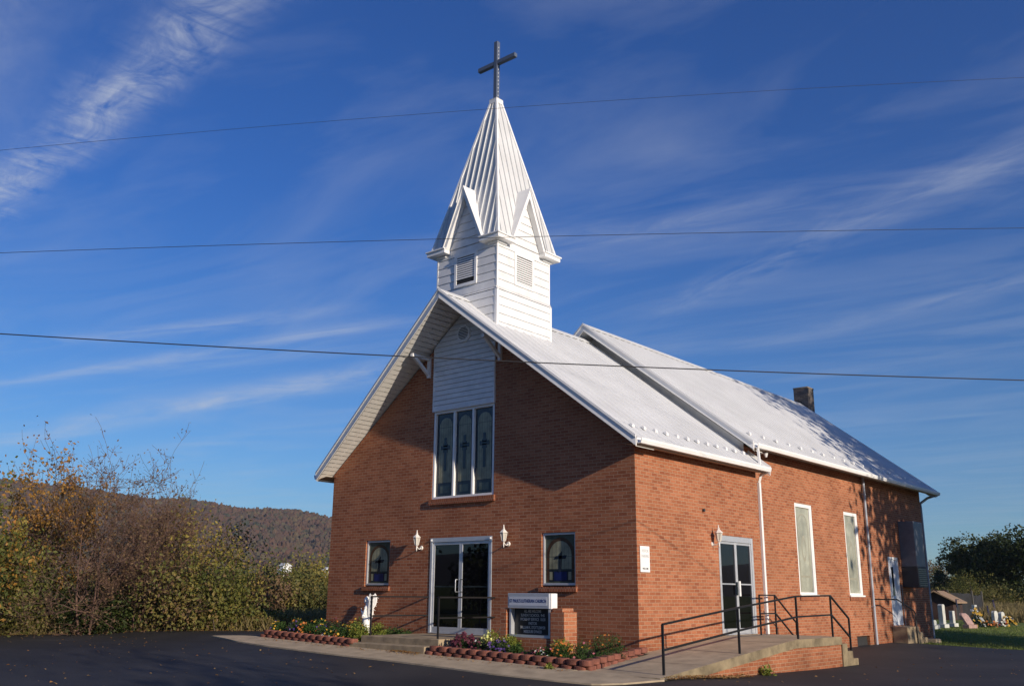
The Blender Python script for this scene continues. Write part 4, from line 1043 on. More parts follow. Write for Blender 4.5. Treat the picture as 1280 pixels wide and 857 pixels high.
# ------------------------------------------------------------------ far background right
def bgtree(x, y, h, w, lab, leafm, n=4500, name='broadleaf_tree'):
    z0 = G(x, y)-.3; t = thing(name, lab, 'tree', (x, y, z0), group='trees behind the graveyard')
    m = MB(); m.tube([(x, y, z0), (x+.1, y, z0+h*.5), (x, y, z0+h*.8)], [h*.03, h*.02, h*.008], 6)
    for k in range(6):
        a = random.uniform(0, 6.28); m.tube([(x, y, z0+h*random.uniform(.25, .5)), (x+math.cos(a)*w*.22, y+math.sin(a)*w*.22, z0+h*random.uniform(.5, .7))], [h*.012, h*.004], 4)
    m.build('trunk', BARKD, t, fix=False)
    pts = []
    for k in range(26):
        a = random.uniform(0, 6.28); f = random.random()**.5; zz = random.uniform(.1, .92); rad = w*.5*math.sin(math.pi*min(1, zz*.85+.12))**.6
        c = np.array((x+math.cos(a)*rad*f*.85, y+math.sin(a)*rad*f*.85, z0+h*zz)); r_ = w*random.uniform(.10, .2)
        d = np.random.normal(size=(n//26, 3)); d /= np.linalg.norm(d, axis=1)[:, None]; pts.append(c+d*r_*np.random.uniform(.6, 1.05, (n//26, 1)))
    lm = MB(); leaf_cloud(lm, np.concatenate(pts), h*.036, 0, aspect=1.3); lm.build('crown', leafm, t, fix=False); return t
def far(u, D):
    """azimuth of a photo column to ground position at D metres from the viewpoint"""
    a = (u-640)/FPX; d = Vector((fw.x, fw.y, 0)).normalized(); s = Vector((r2.x, r2.y, 0)).normalized(); v = d/math.cos(PITCH)+s*a; v.normalize()
    return CX+v.x*D, CY+v.y*D
for u, D, h, w, lab, mm in ((1176, 118, 6.0, 7, 'low brownish tree at the left end of the tree line behind the shed', L_brown),
                            (1186, 116, 5.2, 5.5, 'small rusty tree just right of the brownish one', L_bush),
                            (1207, 112, 8.0, 6, 'dark tree rising left of the tallest round tree', L_bg),
                            (1228, 106, 9.6, 9.5, 'tallest round green tree in the middle of the tree line', L_bg),
                            (1262, 104, 9.0, 8, 'dark tree right of the tallest round tree', L_dark),
                            (1290, 100, 9.8, 10, 'dark broad tree cut by the right edge of the photo', L_dark),
                            (1216, 98, 4.6, 6, 'lower green tree in front of the dark tree line', L_green),
                            (1243, 95, 3.0, 5, 'olive brown bush at the foot of the tree line', L_bush)):
    x, y = far(u, D); bgtree(x, y, h*.71, w*.88, lab, mm, n=11000 if h > 7 else 4500)
# brush hiding the trunk line + meadow
n = 9000; uu = np.random.uniform(1150, 1330, n); DD = np.random.uniform(96, 118, n); P = np.array([far(a, b) for a, b in zip(uu, DD)])
m = MB(); leaf_cloud(m, np.stack([P[:, 0], P[:, 1], np.array([G(a, b) for a, b in P])+np.random.rand(n)**1.5*1.6], 1), .3, 0); tag(m.build('brush', L_bush, fix=False), 'brush along the foot of the far tree line', 'brush', kind='stuff')
n = 9000; uu = np.random.uniform(1225, 1340, n); DD = np.random.uniform(62, 97, n); P = np.array([far(a, b) for a, b in zip(uu, DD)])
blades('meadow_grass', P[:, 0], P[:, 1], .25+np.random.rand(n)*.6, .03, L_dry, 'rough brown meadow grass beyond the graves', 'grass')
# shed
sx, sy = far(1177, 63); shed = thing('shed', 'small dark shed with a tan roof behind the graves', 'shed', (sx, sy, G(sx, sy)))
SHW = simple('shed_wood', (.05, .025, .02), .85, var=.3, scale=3); SHR = simple('shed_roof', (.30, .20, .12), .8, var=.15, scale=3)
z0 = G(sx, sy)-.1
mb = MB(); e1 = Vector((1, .1, 0)).normalized(); e2 = Vector((-.1, 1, 0)).normalized()
def sp_(u, v, z): p = Vector((sx, sy, z0))+e1*u+e2*v; return (p.x, p.y, z0+z)
wd_, dp, hh = .95, 1.4, .98
base = [(-wd_, -dp), (wd_, -dp), (wd_, dp), (-wd_, dp)]
for i in range(4): a, b = base[i], base[(i+1) % 4]; mb.q(sp_(*a, 0), sp_(*b, 0), sp_(*b, hh), sp_(*a, hh))
for s_ in (-dp, dp): mb.q(sp_(-wd_, s_, hh), sp_(wd_, s_, hh), sp_(0, s_, hh+.8))
mb.build('wall', SHW, shed)
mb = MB()
for s_ in (-1, 1):
    mb.prism([sp_(0, -dp-.2, hh+.62), sp_(s_*(wd_+.25), -dp-.2, hh-.02), sp_(s_*(wd_+.25), dp+.2, hh-.02), sp_(0, dp+.2, hh+.62)], (0, 0, .07))
mb.build('roof', SHR, shed)
mb = MB(); mb.q(sp_(wd_+.012, -.5, 0), sp_(wd_+.012, .5, 0), sp_(wd_+.012, .5, 1.2), sp_(wd_+.012, -.5, 1.2)); mb.build('door', DARK, shed)
# board fence
f0, f1, f2 = far(1188, 66), far(1218, 68), far(1230, 70)
FE = simple('fence_grey', (.018, .019, .022), .85, var=.25, scale=2); FP = simple('fence_post', (.12, .11, .09), .85, var=.2)
fe = thing('board_fence', 'tall dark grey board fence between the shed and the meadow', 'fence', (*f0, G(*f0)))
def panel(a, b, n_, h0):
    m = MB(); a = Vector((*a, 0)); b = Vector((*b, 0)); d = (b-a)/n_; nn = Vector((-d.y, d.x, 0)).normalized()*.02
    for i in range(n_):
        p = a+d*i; q = a+d*(i+.94); z = G(p.x, p.y)-.1; t1 = h0+random.uniform(-.04, .04)
        m.prism([(p.x, p.y, z), (q.x, q.y, z), (q.x, q.y, z+t1), (p.x, p.y, z+t1)], nn)
    return m
panel(f0, f1, 18, 1.55).build('fence_panel', FE, fe); panel(f1, f2, 6, 1.45).build('fence_panel', FE, fe)
for p in (f0, f1, f2):
    m = MB(); z = G(*p)-.1; m.box(p[0]-.05, p[0]+.05, p[1]-.12, p[1]-.02, z, z+1.72); m.build('post', FP, fe)
# graves
STN = simple('marble_stone', (.52, .53, .49), .7, var=.15, scale=4, bump=.2); STP = simple('pink_granite', (.40, .26, .22), .5, var=.2, scale=9); STG = simple('grey_granite', (.36, .37, .36), .5, var=.2, scale=9)
def grave(u, D, w, h, th, kind, lab, matl, tilt=0):
    w *= .84; h *= .84; th *= .84
    x, y = far(u, D); z = G(x, y)-.04; t = thing('gravestone', lab, 'gravestone', (x, y, z), group='gravestones on the lawn')
    ang = R(8); ca, sa = math.cos(ang), math.sin(ang)
    def P(a, b, c): return (x+a*sa+b*ca, y+a*ca-b*sa, z+c)      # a along the face (y-ish), b outward (+x)
    m = MB(); m.prism([P(-w/2-.1, -th/2-.08, 0), P(w/2+.1, -th/2-.08, 0), P(w/2+.1, th/2+.08, 0), P(-w/2-.1, th/2+.08, 0)], (0, 0, .16)); m.build('base', matl, t, bevel=.01)
    m = MB(); n_ = 8
    if kind == 'round': pr = [(-w/2, .162), (w/2, .162), (w/2, h-w*.28)] + [(w/2*math.cos(math.pi*k/n_), h-w*.28+w*.28*math.sin(math.pi*k/n_)) for k in range(1, n_)] + [(-w/2, h-w*.28)]
    elif kind == 'peak': pr = [(-w/2, .162), (w/2, .162), (w/2, h-.09), (w*.3, h), (-w*.3, h), (-w/2, h-.09)]
    else: pr = [(-w/2, .162), (w/2, .162), (w/2, h), (-w/2, h)]
    a = [P(p, -th/2, c) for p, c in pr]
    off = Vector(P(0, th, 0))-Vector(P(0, 0, 0)); m.prism(a, off)
    if tilt:
        m.v = [(vx-tilt*(vz-z-.16)*1.0, vy, vz) for vx, vy, vz in m.v]
    m.build('headstone', matl, t, bevel=.015); return (x, y, z)
grave(1177.5, 48, .30, 1.22, .26, 'round', 'tall narrow white obelisk-like gravestone nearest the church', STN)
grave(1190, 50, .26, .85, .22, 'flat', 'short square white gravestone beside the tall narrow one', STN)
grave(1211, 49, .8, .78, .16, 'peak', 'pink slanted gravestone with a dark panel', STP, tilt=.55)
grave(1226, 52, .75, .95, .16, 'peak', 'pale grey slanted gravestone behind the yellow flowers', STG, tilt=.5)
grave(1219, 58, .34, 1.1, .2, 'flat', 'small white gravestone standing before the board fence post', STN)
grave(1243, 54, .48, .86, .2, 'round', 'rounded white gravestone with a flag behind it', STN)
grave(1251.5, 55, .46, .80, .2, 'round', 'rounded white gravestone at the right end of the row', STN)
grave(1166, 46, .35, .45, .2, 'round', 'low white gravestone half hidden by the church corner', STN)
FR = simple('flag_red', (.6, .16, .15), .8, var=.1); FWH = simple('flag_white', (.75, .72, .70), .8, var=.1); FBL = simple('flag_blue', (.05, .07, .2), .8)
def flag(u, D, h, lab):
    x, y = far(u, D); z = G(x, y)-.04; t = thing('small_flag', lab, 'flag', (x, y, z), group='flags on the graves')
    m = MB(); m.tube([(x, y, z), (x, y, z+h)], .012, 5); m.build('pole', FP, t)
    m = MB()
    for i in range(7):
        m.mi = i % 2
        for j in range(5):
            a0, a1 = j/5, (j+1)/5; w0, w1 = .05*math.sin(a0*5), .05*math.sin(a1*5); zt = z+h-.02-i*.045
            x0_, x1_ = x+.05+a0*.32, x+.05+a1*.32; dz0, dz1 = -.35*a0*.6, -.35*a1*.6
            m.q((x+a0*.16, y-a0*.26+w0, zt+dz0-.045), (x+a1*.16, y-a1*.26+w1, zt+dz1-.045), (x+a1*.16, y-a1*.26+w1, zt+dz1), (x+a0*.16, y-a0*.26+w0, zt+dz0))
    m.mi = 2; m.q((x, y-.012, z+h-.12), (x+.06, y-.012, z+h-.14), (x+.06, y-.012, z+h-.05), (x, y-.012, z+h-.02))
    m.build('cloth', [FR, FWH, FBL], t, fix=False)
flag(1196.5, 51, 1.25, 'small striped flag between the short white and the pink gravestones')
flag(1234.5, 53, 1.0, 'small striped flag left of the rounded white gravestone')
flag(1242.5, 52.5, 1.3, 'small striped flag rising above the rounded white gravestones')
# bouquets
F_y = simple('petal_yellow', (.62, .38, .04), .6, var=.15, scale=20); F_o = simple('petal_orange', (.52, .17, .025), .6, var=.2, scale=20); F_p = simple('petal_purple', (.085, .04, .20), .6, var=.25, scale=20)
F_m = simple('petal_maroon', (.10, .012, .03), .6, var=.3, scale=20); F_w = simple('petal_white', (.75, .75, .68), .6, var=.1, scale=20); F_l = simple('petal_lemon', (.72, .72, .25), .6, var=.1, scale=20); F_k = simple('petal_pink', (.55, .16, .20), .6, var=.2, scale=20); F_r = simple('petal_red', (.45, .05, .02), .6, var=.2, scale=20)
G1 = leafmat('bed_green', [(.02, .045, .012), (.045, .09, .02), (.08, .14, .03)], 6); G2 = leafmat('bed_lime', [(.09, .13, .02), (.20, .24, .04), (.34, .34, .07)], 6); G3 = leafmat('bed_dark', [(.015, .03, .012), (.03, .055, .02), (.06, .09, .03)], 6)
def blossom(m, c, s, mi):
    """a small open flower: ring of petals round a raised centre"""
    c = Vector(c); nrm = Vector((random.gauss(.4, .5), random.gauss(-.6, .5), random.uniform(.3, 1.2))).normalized(); a = nrm.orthogonal().normalized(); b = nrm.cross(a); k = 6
    m.mi = mi
    for i in range(k):
        t0 = 2*math.pi*(i-.42)/k; t1 = 2*math.pi*(i+.42)/k; tm = 2*math.pi*i/k
        m.q(c, c+(a*math.cos(t0)+b*math.sin(t0))*s*.7+nrm*s*.15, c+(a*math.cos(tm)+b*math.sin(tm))*s+nrm*s*.05, c+(a*math.cos(t1)+b*math.sin(t1))*s*.7+nrm*s*.15)
    m.q(*[c+nrm*s*.22+(a*math.cos(2*math.pi*i/5)+b*math.sin(2*math.pi*i/5))*s*.28 for i in range(5)])
def clumpp(x, y, w, h, leafm, blooms, lab, name='flower_clump', nl=700, ls=.055, z=None, group=None, spike=False, cat='flowers'):
    z0 = (.13 if x < -5 else -.05)-(.0 if x > -5 else .03*(x+9.4)/1.0*.9) if z is None else z
    if z is None: z0 = (.15+(.05-.15)*(x+9.4)/3.3) if x < -5 else (-.01-.07*(x+3.6)/3.8)
    t = thing(name, lab, cat, (x, y, z0), group=group)
    d = np.random.normal(size=(nl, 3)); d /= np.linalg.norm(d, axis=1)[:, None]; d[:, 2] = np.abs(d[:, 2]); r = np.random.uniform(.25, 1, nl)**.6
    lump = np.array([1+.35*noise.noise(Vector((a*2+x*3, b*2, c*2))) for a, b, c in d])
    pts = np.array([x, y, z0])+d*r[:, None]*lump[:, None]*np.array([w/2, w/2*.8, h])
    m = MB(); leaf_cloud(m, pts, ls, 0, aspect=2.2); 
    for k in range(14):
        a = random.uniform(0, 6.28); m.tube([(x+math.cos(a)*.03, y+math.sin(a)*.03, z0-.03), (x+math.cos(a)*w*.3, y+math.sin(a)*w*.25, z0+h*random.uniform(.5, .9))], [.006, .003], 3, cap=False)
    m.build('foliage', leafm, t, fix=False)
    for mt, nb, s in blooms:
        s *= .85
        m = MB()
        for i in range(nb):
            dd = Vector((random.gauss(0, 1), random.gauss(-.4, .9), abs(random.gauss(.7, .6)))).normalized()
            c = (x+dd.x*w/2*1.02, y+dd.y*w/2*.85, z0+dd.z*h*random.uniform(.9, 1.12))
            if spike:
                for q in range(5): blossom(m, (c[0]+random.gauss(0, .012), c[1]+random.gauss(0, .012), c[2]-.02+q*.028), s, 0)
            else: blossom(m, c, s, 0)
        m.build('blossoms', mt, t, fix=False)
    return t
gl = 'flowers in the left bed'; gr = 'flowers in the right bed'
CL = [(-9.2, -1.85, .5, .26, G1, [(F_y, 16, .03), (F_p, 6, .028)], 'low yellow pansies at the left tip of the left bed', gl),
      (-8.85, -1.6, .5, .33, G3, [(F_o, 10, .035), (F_y, 8, .03)], 'orange pansies behind the left tip of the left bed', gl),
      (-8.5, -1.9, .45, .27, G3, [(F_p, 26, .03)], 'purple pansies near the left end of the left bed', gl),
      (-8.1, -1.85, .55, .31, G1, [(F_o, 22, .038)], 'bright orange pansies right of the purple ones', gl),
      (-7.8, -1.3, .55, .35, G3, [(F_m, 26, .032), (F_o, 5, .03)], 'maroon flowers toward the wall in the left bed', gl),
      (-7.5, -1.9, .5, .25, G1, [(F_p, 6, .028), (F_m, 10, .03)], 'mixed purple and maroon pansies mid left bed', gl),
      (-7.15, -1.9, .45, .25, G1, [(F_w, 7, .036), (F_y, 7, .032)], 'white and yellow pansies leaning over the left edging', gl),
      (-6.95, -1.35, .6, .38, G1, [(F_o, 18, .036), (F_y, 8, .034)], 'tall orange and yellow flowers mid left bed by the wall', gl),
      (-6.75, -1.85, .5, .30, G1, [(F_o, 8, .036), (F_y, 10, .038)], 'yellow orange pansies left of the lime shrub', gl),
      (-6.35, -1.75, .55, .45, G2, [], 'lime green leafy shrub beside the steps', gl),
      (-6.25, -1.3, .5, .40, G2, [], 'yellow green leafy plant against the angel statue', gl),
      (-8.95, -.8, .6, .3, G1, [(F_y, 12, .03)], 'yellow daisies near the far corner of the left bed', gl),
      (-7.7, -.6, .6, .22, G3, [], 'dark low foliage at the wall in the left bed', gl),
      (-5.5+.0, -.35, .01, .01, G3, [], '', None),
      (-3.35, -1.5, .5, .26, G1, [(F_r, 16, .03)], 'red flowers beside the landing of the steps', gr),
      (-3.05, -1.8, .6, .24, G3, [(F_m, 40, .034)], 'dark maroon pansies in front of the lemon snapdragons', gr),
      (-2.75, -1.3, .55, .38, G2, [(F_l, 9, .028)], 'tall lemon snapdragons in front of the right door leaf', gr),
      (-2.55, -1.8, .5, .24, G3, [(F_m, 34, .034), (F_w, 3, .03)], 'maroon pansies with a few white ones beside the purple clump', gr),
      (-2.2, -1.35, .55, .34, G2, [(F_w, 4, .03)], 'yellow green foliage behind the purple clump', gr),
      (-2.08, -1.85, .55, .24, G3, [(F_p, 36, .032)], 'dense purple petunias in the right bed', gr),
      (-1.62, -1.85, .4, .19, G1, [], 'small bright green plant right of the purple petunias', gr),
      (-1.2, -1.75, .7, .10, G3, [(F_m, 46, .03)], 'low creeping magenta flowers below the church sign', gr),
      (-.86, -1.95, .45, .18, G1, [(F_k, 12, .03), (F_w, 10, .026)], 'pink and white flowers at the right end of the creeping magenta', gr),
      (-.62, -1.7, .5, .36, G2, [(F_o, 8, .034)], 'yellow green leafy clump before the sign pillar', gr),
      (-.42, -1.95, .45, .30, G1, [(F_o, 24, .032)], 'massed orange marigolds between the lime clump and the feathery plant', gr),
      (-.12, -1.75, .5, .36, G1, [(F_y, 5, .026), (F_k, 4, .03)], 'feathery green plant with pink dots before the brick pillar', gr),
      (.02, -1.35, .5, .52, G1, [(F_o, 16, .026)], 'tall cosmos with small orange blooms right of the sign', gr),
      (.05, -.95, .45, .48, G1, [(F_o, 6, .024)], 'tall thin cosmos nearest the church corner', gr)]
for x, y, w, h, lf, bl, lab, g_ in CL:
    if not lab: continue
    clumpp(x, y, w, h, lf, bl, lab, group=g_, spike=('snapdragon' in lab), nl=900 if h > .3 else 650, ls=.05 if 'cosmos' not in lab and 'feathery' not in lab else .035, cat='shrub' if 'shrub' in lab or 'plant' in lab and not bl else 'flowers', name='leafy_plant' if not bl else 'flower_clump')
clumpp(-6.85, -.35, .9, .22, G1, [], 'dark green ground plant between the angel and the steps', name='leafy_plant', z=.06, cat='shrub')
clumpp(-6.35, -.4, .6, .20, G1, [], 'low green plant at the wall beside the landing', name='leafy_plant', z=.06, cat='shrub')
clumpp(2.03, 1.3, .3, .2, G2, [], 'small yellow green weed at the foot of the ramp wall', name='weed', z=G(2, 1.3)-.02, nl=160, ls=.07, cat='weed')
clumpp(-.35, -2.45, .22, .10, G2, [], 'tiny green weed in front of the right edging', name='weed', z=G(-.35, -2.45)+.02, nl=90, ls=.05, cat='weed')
x, y = far(1221, 51); clumpp(x, y, .5, .75, G3, [(F_y, 26, .10)], 'yellow bouquet between the slanted gravestones', name='bouquet', z=G(x, y), nl=260, ls=.12, group='flowers on the graves', cat='bouquet')
x, y = far(1236, 51.5); clumpp(x, y, .8, .25, G3, [(F_o, 22, .07)], 'orange flowers at the foot of the pale slanted gravestone', name='bouquet', z=G(x, y), nl=200, ls=.1, group='flowers on the graves', cat='bouquet')
x, y = far(1259, 54); clumpp(x, y, .7, .42, G3, [(F_y, 30, .09), (F_w, 12, .07)], 'yellow and white flowers right of the rounded gravestones', name='bouquet', z=G(x, y), nl=200, ls=.1, group='flowers on the graves', cat='bouquet')
x, y = far(1252, 53.5); clumpp(x, y, .4, .3, G3, [(F_w, 14, .07), (F_r, 8, .07)], 'white and red flowers between the two rounded gravestones', name='bouquet', z=G(x, y), nl=120, ls=.1, group='flowers on the graves', cat='bouquet')

n = 9000; x = np.random.uniform(-24, -10.6, n); y = np.random.uniform(.6, 12, n); k_ = (x < -17.4+4.6+np.minimum(y, 1.2)*.92-.1) | (y > 2.2); x = x[k_]; y = y[k_]
blades('weeds', x, y, .15+np.random.rand(len(x))*.45, .02, L_dry, 'rough weeds in the shade behind the left corner of the church', 'weeds')
n = 16000; uu = np.random.uniform(296, 440, n); DD = np.random.uniform(57, 72, n); P = np.array([farp(a, b) for a, b in zip(uu, DD)])
m = MB(); hz = np.array([1.35+1.0*noise.noise(Vector((a*.06, 0, b*.1))) for a, b in zip(uu, DD)])
leaf_cloud(m, np.stack([P[:, 0], P[:, 1], np.array([G(a, b) for a, b in P])+np.random.rand(n)*hz-.1], 1), .2, 0); tag(m.build('field_brush', L_bush, fix=False), 'tangled weeds and brush in the field beyond the lot', 'brush', kind='stuff')
# fallen leaves
def litter(name, pts, s, matl, lab):
    m = MB(); 
    P = np.array([(a, b, (c if c is not None else G(a, b)+.012)) for a, b, c in pts])
    n = len(P); a = np.random.rand(n)*6.28; L = s*np.random.uniform(.5, 1.3, n)
    for i in range(n):
        d = Vector((math.cos(a[i]), math.sin(a[i]), random.uniform(-.1, .35))).normalized(); sd_ = Vector((-d.y, d.x, random.uniform(-.3, .3))); p = Vector(P[i])
        m.q(p-d*L[i]*.5, p+sd_*L[i]*.35+Vector((0, 0, L[i]*.2)), p+d*L[i]*.5, p-sd_*L[i]*.35+Vector((0, 0, L[i]*.12)))
    return tag(m.build(name, matl, fix=False), lab, 'leaves', kind='stuff')
L_fall = leafmat('fallen_leaf', [(.16, .07, .03), (.32, .15, .05), (.45, .28, .10), (.30, .22, .12)], 3)
pts = [(random.uniform(-16, 9), random.uniform(-12, -3.4), None) for _ in range(420)] + [(random.uniform(2.2, 8), random.uniform(-2, 15), None) for _ in range(110)]
pts += [(left_edge(y)+abs(random.gauss(0, .35)), y, None) for y in np.random.uniform(-9, 0, 700)]
litter('fallen_leaves', pts, .055, L_fall, 'scattered small fallen leaves on the asphalt')
pts = [(1.96+abs(random.gauss(0, .09)), random.uniform(-2.3, .6), None) for _ in range(500)] + [(random.uniform(-4.6, -3.75), -2.33-abs(random.gauss(0, .06)), None) for _ in range(160)]
pts = [(a, b, G(a, b)+.02+random.random()*.02+(.02 if b > -3.2 and a < 2 else 0)) for a, b, _ in pts]
pts += [(random.uniform(-9, .3), random.uniform(-2.6, -2.38), None) for _ in range(160)]
pts = [(a, b, (c if c is not None else G(a, b)+.04)) for a, b, c in pts]
litter('leaf_drift', pts, .05, L_fall, 'drift of brown leaves against the ramp edge and the steps')

# ------------------------------------------------------------------ church sign
sg = thing('brick_sign_stand', 'low brick surround with two piers holding the church sign', 'brick stand', (-1.75, -1.0, -.1))
m = MB(); m.box(-2.58, -2.42, -1.22, -.98, -.3, .80); m.build('pier', BR, sg, bevel=.004)
m = MB(); m.box(-1.27, -.93, -1.22, -.80, -.3, .745); m.box(-1.24, -.99, -1.19, -.83, .747, .815); m.build('pier', BR, sg, bevel=.004)
m = MB(); m.box(-2.418, -1.272, -1.20, -1.0, -.3, .235); m.build('low_wall', BR, sg)
cs = thing('church_sign', 'glazed notice board with church name header and white letters on black', 'sign', (-1.83, -1.15, .24))
m = MB(); m.box(-2.36, -1.30, -1.19, -1.02, .24, .29); m.box(-2.36, -2.315, -1.19, -1.02, .292, .80); m.box(-1.345, -1.30, -1.19, -1.02, .292, .80); m.box(-2.314, -1.346, -1.06, -1.02, .292, .80); m.build('cabinet', ALU, cs)
m = MB(); m.box(-2.37, -1.29, -1.235, -1.0, .802, 1.10); m.build('header', ALU, cs, bevel=.006)
SGW = simple('sign_white', (.55, .58, .63), .5, var=.03); SGB = simple('sign_black', (.012, .012, .013), .3, var=.1); LET = simple('letter_white', (.50, .50, .48), .6, var=.05); NAVY = simple('letter_navy', (.015, .025, .12), .6)
m = MB(); m.box(-2.33, -1.34, -1.240, -1.236, .855, 1.03); m.build('header_panel', SGW, cs)
m = MB(); m.box(-1.288, -1.262, -1.20, -1.005, .80, 1.095); m.build('header_end', WP, cs)
m = MB(); m.box(-2.312, -1.348, -1.080, -1.062, .294, .80); m.build('letter_board', SGB, cs)
text("ST PAUL'S LUTHERAN CHURCH", 'lettering', .094, NAVY, (-1.835, -1.2415, .945), R(90), 0, cs, .001, .72)
for i, (s_, a) in enumerate((('ALL ARE WELCOME', .7), ('SUNDAY SCHOOL  9:45', .82), ('WORSHIP SERVICE  10:30', .82), ('PASTOR', .82), ('WILLIAM K. STOTTLEMYER', .76), ('MISSOURI SYNOD', .82))):
    text(s_, 'lettering', .078, LET, (-1.83, -1.084, .745-i*.079), R(90), 0, cs, .001, a*.92)
# notice on side wall
nb = thing('wall_notice', 'white rectangular notice plate on the sunlit wall near the front corner', 'sign', (.01, .26, 1.8))
m = MB(); m.box(.006, .022, .09, .44, 1.53, 2.05); m.build('plate', WP, nb, bevel=.006)
FAINT = simple('faded_ink', (.50, .52, .52), .6)
text('VISITOR', 'lettering', .085, FAINT, (.024, .265, 1.95), R(90), R(90), nb, .0008, .85); text('PARKING', 'lettering', .085, FAINT, (.024, .265, 1.85), R(90), R(90), nb, .0008, .8)
text('WELCOME', 'lettering', .05, SG_mid, (.024, .265, 1.60), R(90), R(90), nb, .0008, .9)

# ------------------------------------------------------------------ wall lamps
def lamp(label):
    t = thing('wall_lamp', label, 'lamp', (0, 0, 0), group='lantern lamps on the church walls')
    m = MB(); m.tube([(0, 0, 0), (0, -.025, 0)], [.055, .045], 14); m.build('wall_plate', LAMPW, t, smooth=False)
    m = MB(); m.tube([(0, -.02, .0), (0, -.07, -.03), (0, -.12, -.02), (0, -.16, .03), (0, -.17, .05)], .012, 8); m.tube([(0, -.17, -.09), (0, -.17, -.05), (0, -.17, .05)], [.006, .014, .01], 8); m.build('arm', LAMPW, t, smooth=True)
    m = MB(); c = (0, -.17, 0)
    m.lathe([(.02, .04), (.045, .055), (.05, .07), (.03, .075)], c, 6); m.lathe([(.095, .235), (.10, .245), (.06, .285), (.025, .32), (.02, .335), (.03, .345), (.012, .365), (.008, .42)], c, 6)
    for k in range(6): a = math.pi/3*k; m.tube([(c[0]+.048*math.cos(a), c[1]+.048*math.sin(a), .07), (c[0]+.08*math.cos(a), c[1]+.08*math.sin(a), .236)], .006, 4)
    m.build('lantern_cage', LAMPW, t)
    m = MB(); m.lathe([(.044, .076), (.074, .234)], c, 6); m.build('lantern_glass', LG, t)
    return t
lm = lamp('white lantern wall lamp left of the front door'); lm.location = (-6.22, -.003, 2.15)
dup(lm, (-3.42, -.003, 2.17), None, 'white lantern wall lamp right of the front door')
dup(lm, (.003, 3.12, 2.22), R(90), 'white lantern wall lamp on the sunlit side wall beside the side door')
for o in kids(lm): pass

# ------------------------------------------------------------------ angel statue
an = thing('angel_statue', 'white angel garden statue with raised wings standing by the left handrail', 'statue', (-7.72, -.34, .02))
def angel(parent, ox, oy, oz, ang, k):
    V = []; F = []
    bm = bmesh.new()
    def ell(c, r, seg=18):
        g = bmesh.ops.create_uvsphere(bm, u_segments=seg, v_segments=12, radius=1); 
        for v in g['verts']: v.co = Vector((v.co.x*r[0]+c[0], v.co.y*r[1]+c[1], v.co.z*r[2]+c[2]))
    def cone(a, b, r0, r1, sx=1):
        a = Vector(a); b = Vector(b); d = (b-a); q = d.to_track_quat('Z', 'Y').to_matrix().to_4x4()
        g = bmesh.ops.create_cone(bm, cap_ends=True, segments=16, radius1=r0, radius2=r1, depth=d.length)
        for v in g['verts']: v.co = (Matrix.Translation((a+b)/2) @ q @ Matrix.Diagonal((sx, 1, 1, 1))) @ v.co
    # faces +x locally
    cone((0, 0, 0), (0, 0, .42), .16, .10); cone((0, 0, .40), (-.01, 0, .66), .10, .085); ell((-.01, 0, .64), (.075, .115, .07)); ell((.0, 0, .55), (.085, .10, .13))
    for i in range(9):     # robe folds
        a = 2*math.pi*i/9; cone((.15*math.cos(a), .15*math.sin(a), .0), (.07*math.cos(a), .075*math.sin(a), .5), .026, .012)
    cone((0, 0, .66), (.012, 0, .76), .036, .032); ell((.025, 0, .815), (.062, .055, .072)); ell((-.0, 0, .83), (.066, .066, .07)); ell((-.04, 0, .78), (.045, .06, .07))
    ell((.088, 0, .805), (.014, .010, .014)); ell((.078, 0, .775), (.012, .016, .008)); ell((.072, 0, .755), (.018, .018, .014))
    for s in (-1, 1):
        cone((-.01, s*.105, .65), (.03, s*.12, .50), .036, .030); cone((.03, s*.12, .50), (.15, s*.03, .56), .034, .020); cone((.05, s*.12, .44), (.10, s*.07, .53), .045, .02)
        ell((.165, s*.014, .59), (.014, .012, .04)); ell((.03, s*.055, .80), (.02, .012, .03))
        for f in range(4): cone((.168, s*.012, .60), (.172+.004*f, s*.010, .645-.006*f), .006, .004)
    me = bpy.data.meshes.new('body'); bm.to_mesh(me); bm.free()
    o = bpy.data.objects.new('body', me); C.objects.link(o); me.materials.append(STAT)
    r = o.modifiers.new('remesh', 'REMESH'); r.mode = 'VOXEL'; r.voxel_size = .0085; r.use_smooth_shade = True
    s = o.modifiers.new('smooth', 'SMOOTH'); s.iterations = 2; s.factor = .5
    o.parent = parent
    for sg_ in (-1, 1):
        m = MB(); nn = 14
        # feathered wing outline swept up and back
        outl = [(0, 0), (-.05, .10), (-.06, .22), (-.02, .34), (.03, .40), (.06, .36), (.05, .26), (.06, .12), (.07, 0), (.08, -.12), (.06, -.24), (.03, -.30), (.0, -.22), (-.01, -.10)]
        pts = []
        for a, b in outl: back = -.09-.22*max(0, (b+.3))*.55-.04; pts.append((-.085-(.06-a)*1.1-.10*max(0, b)*1.0, sg_*(.05+.30*(b+.32)*.55), .62+b*.86))
        off = Vector((-.012, sg_*.02, 0)); m.prism(pts, off)
        for j in range(6):
            z = .42+j*.09; 
            m.tube([(-.10, sg_*(.05+.1*(j/6)), z+.05), (-.17-.02*j, sg_*(.10+.14*(j/6)), z-.02)], [.012, .006], 5)
        w = m.build('wing', STAT, None, bevel=.004); w.parent = parent
    parent.location = (ox, oy, oz); parent.rotation_euler = (0, 0, ang); parent.scale = (k*.8, k*.8, k*1.02)
an.location = (0, 0, 0); angel(an, -7.72, -.36, .03, R(205), 1.06)

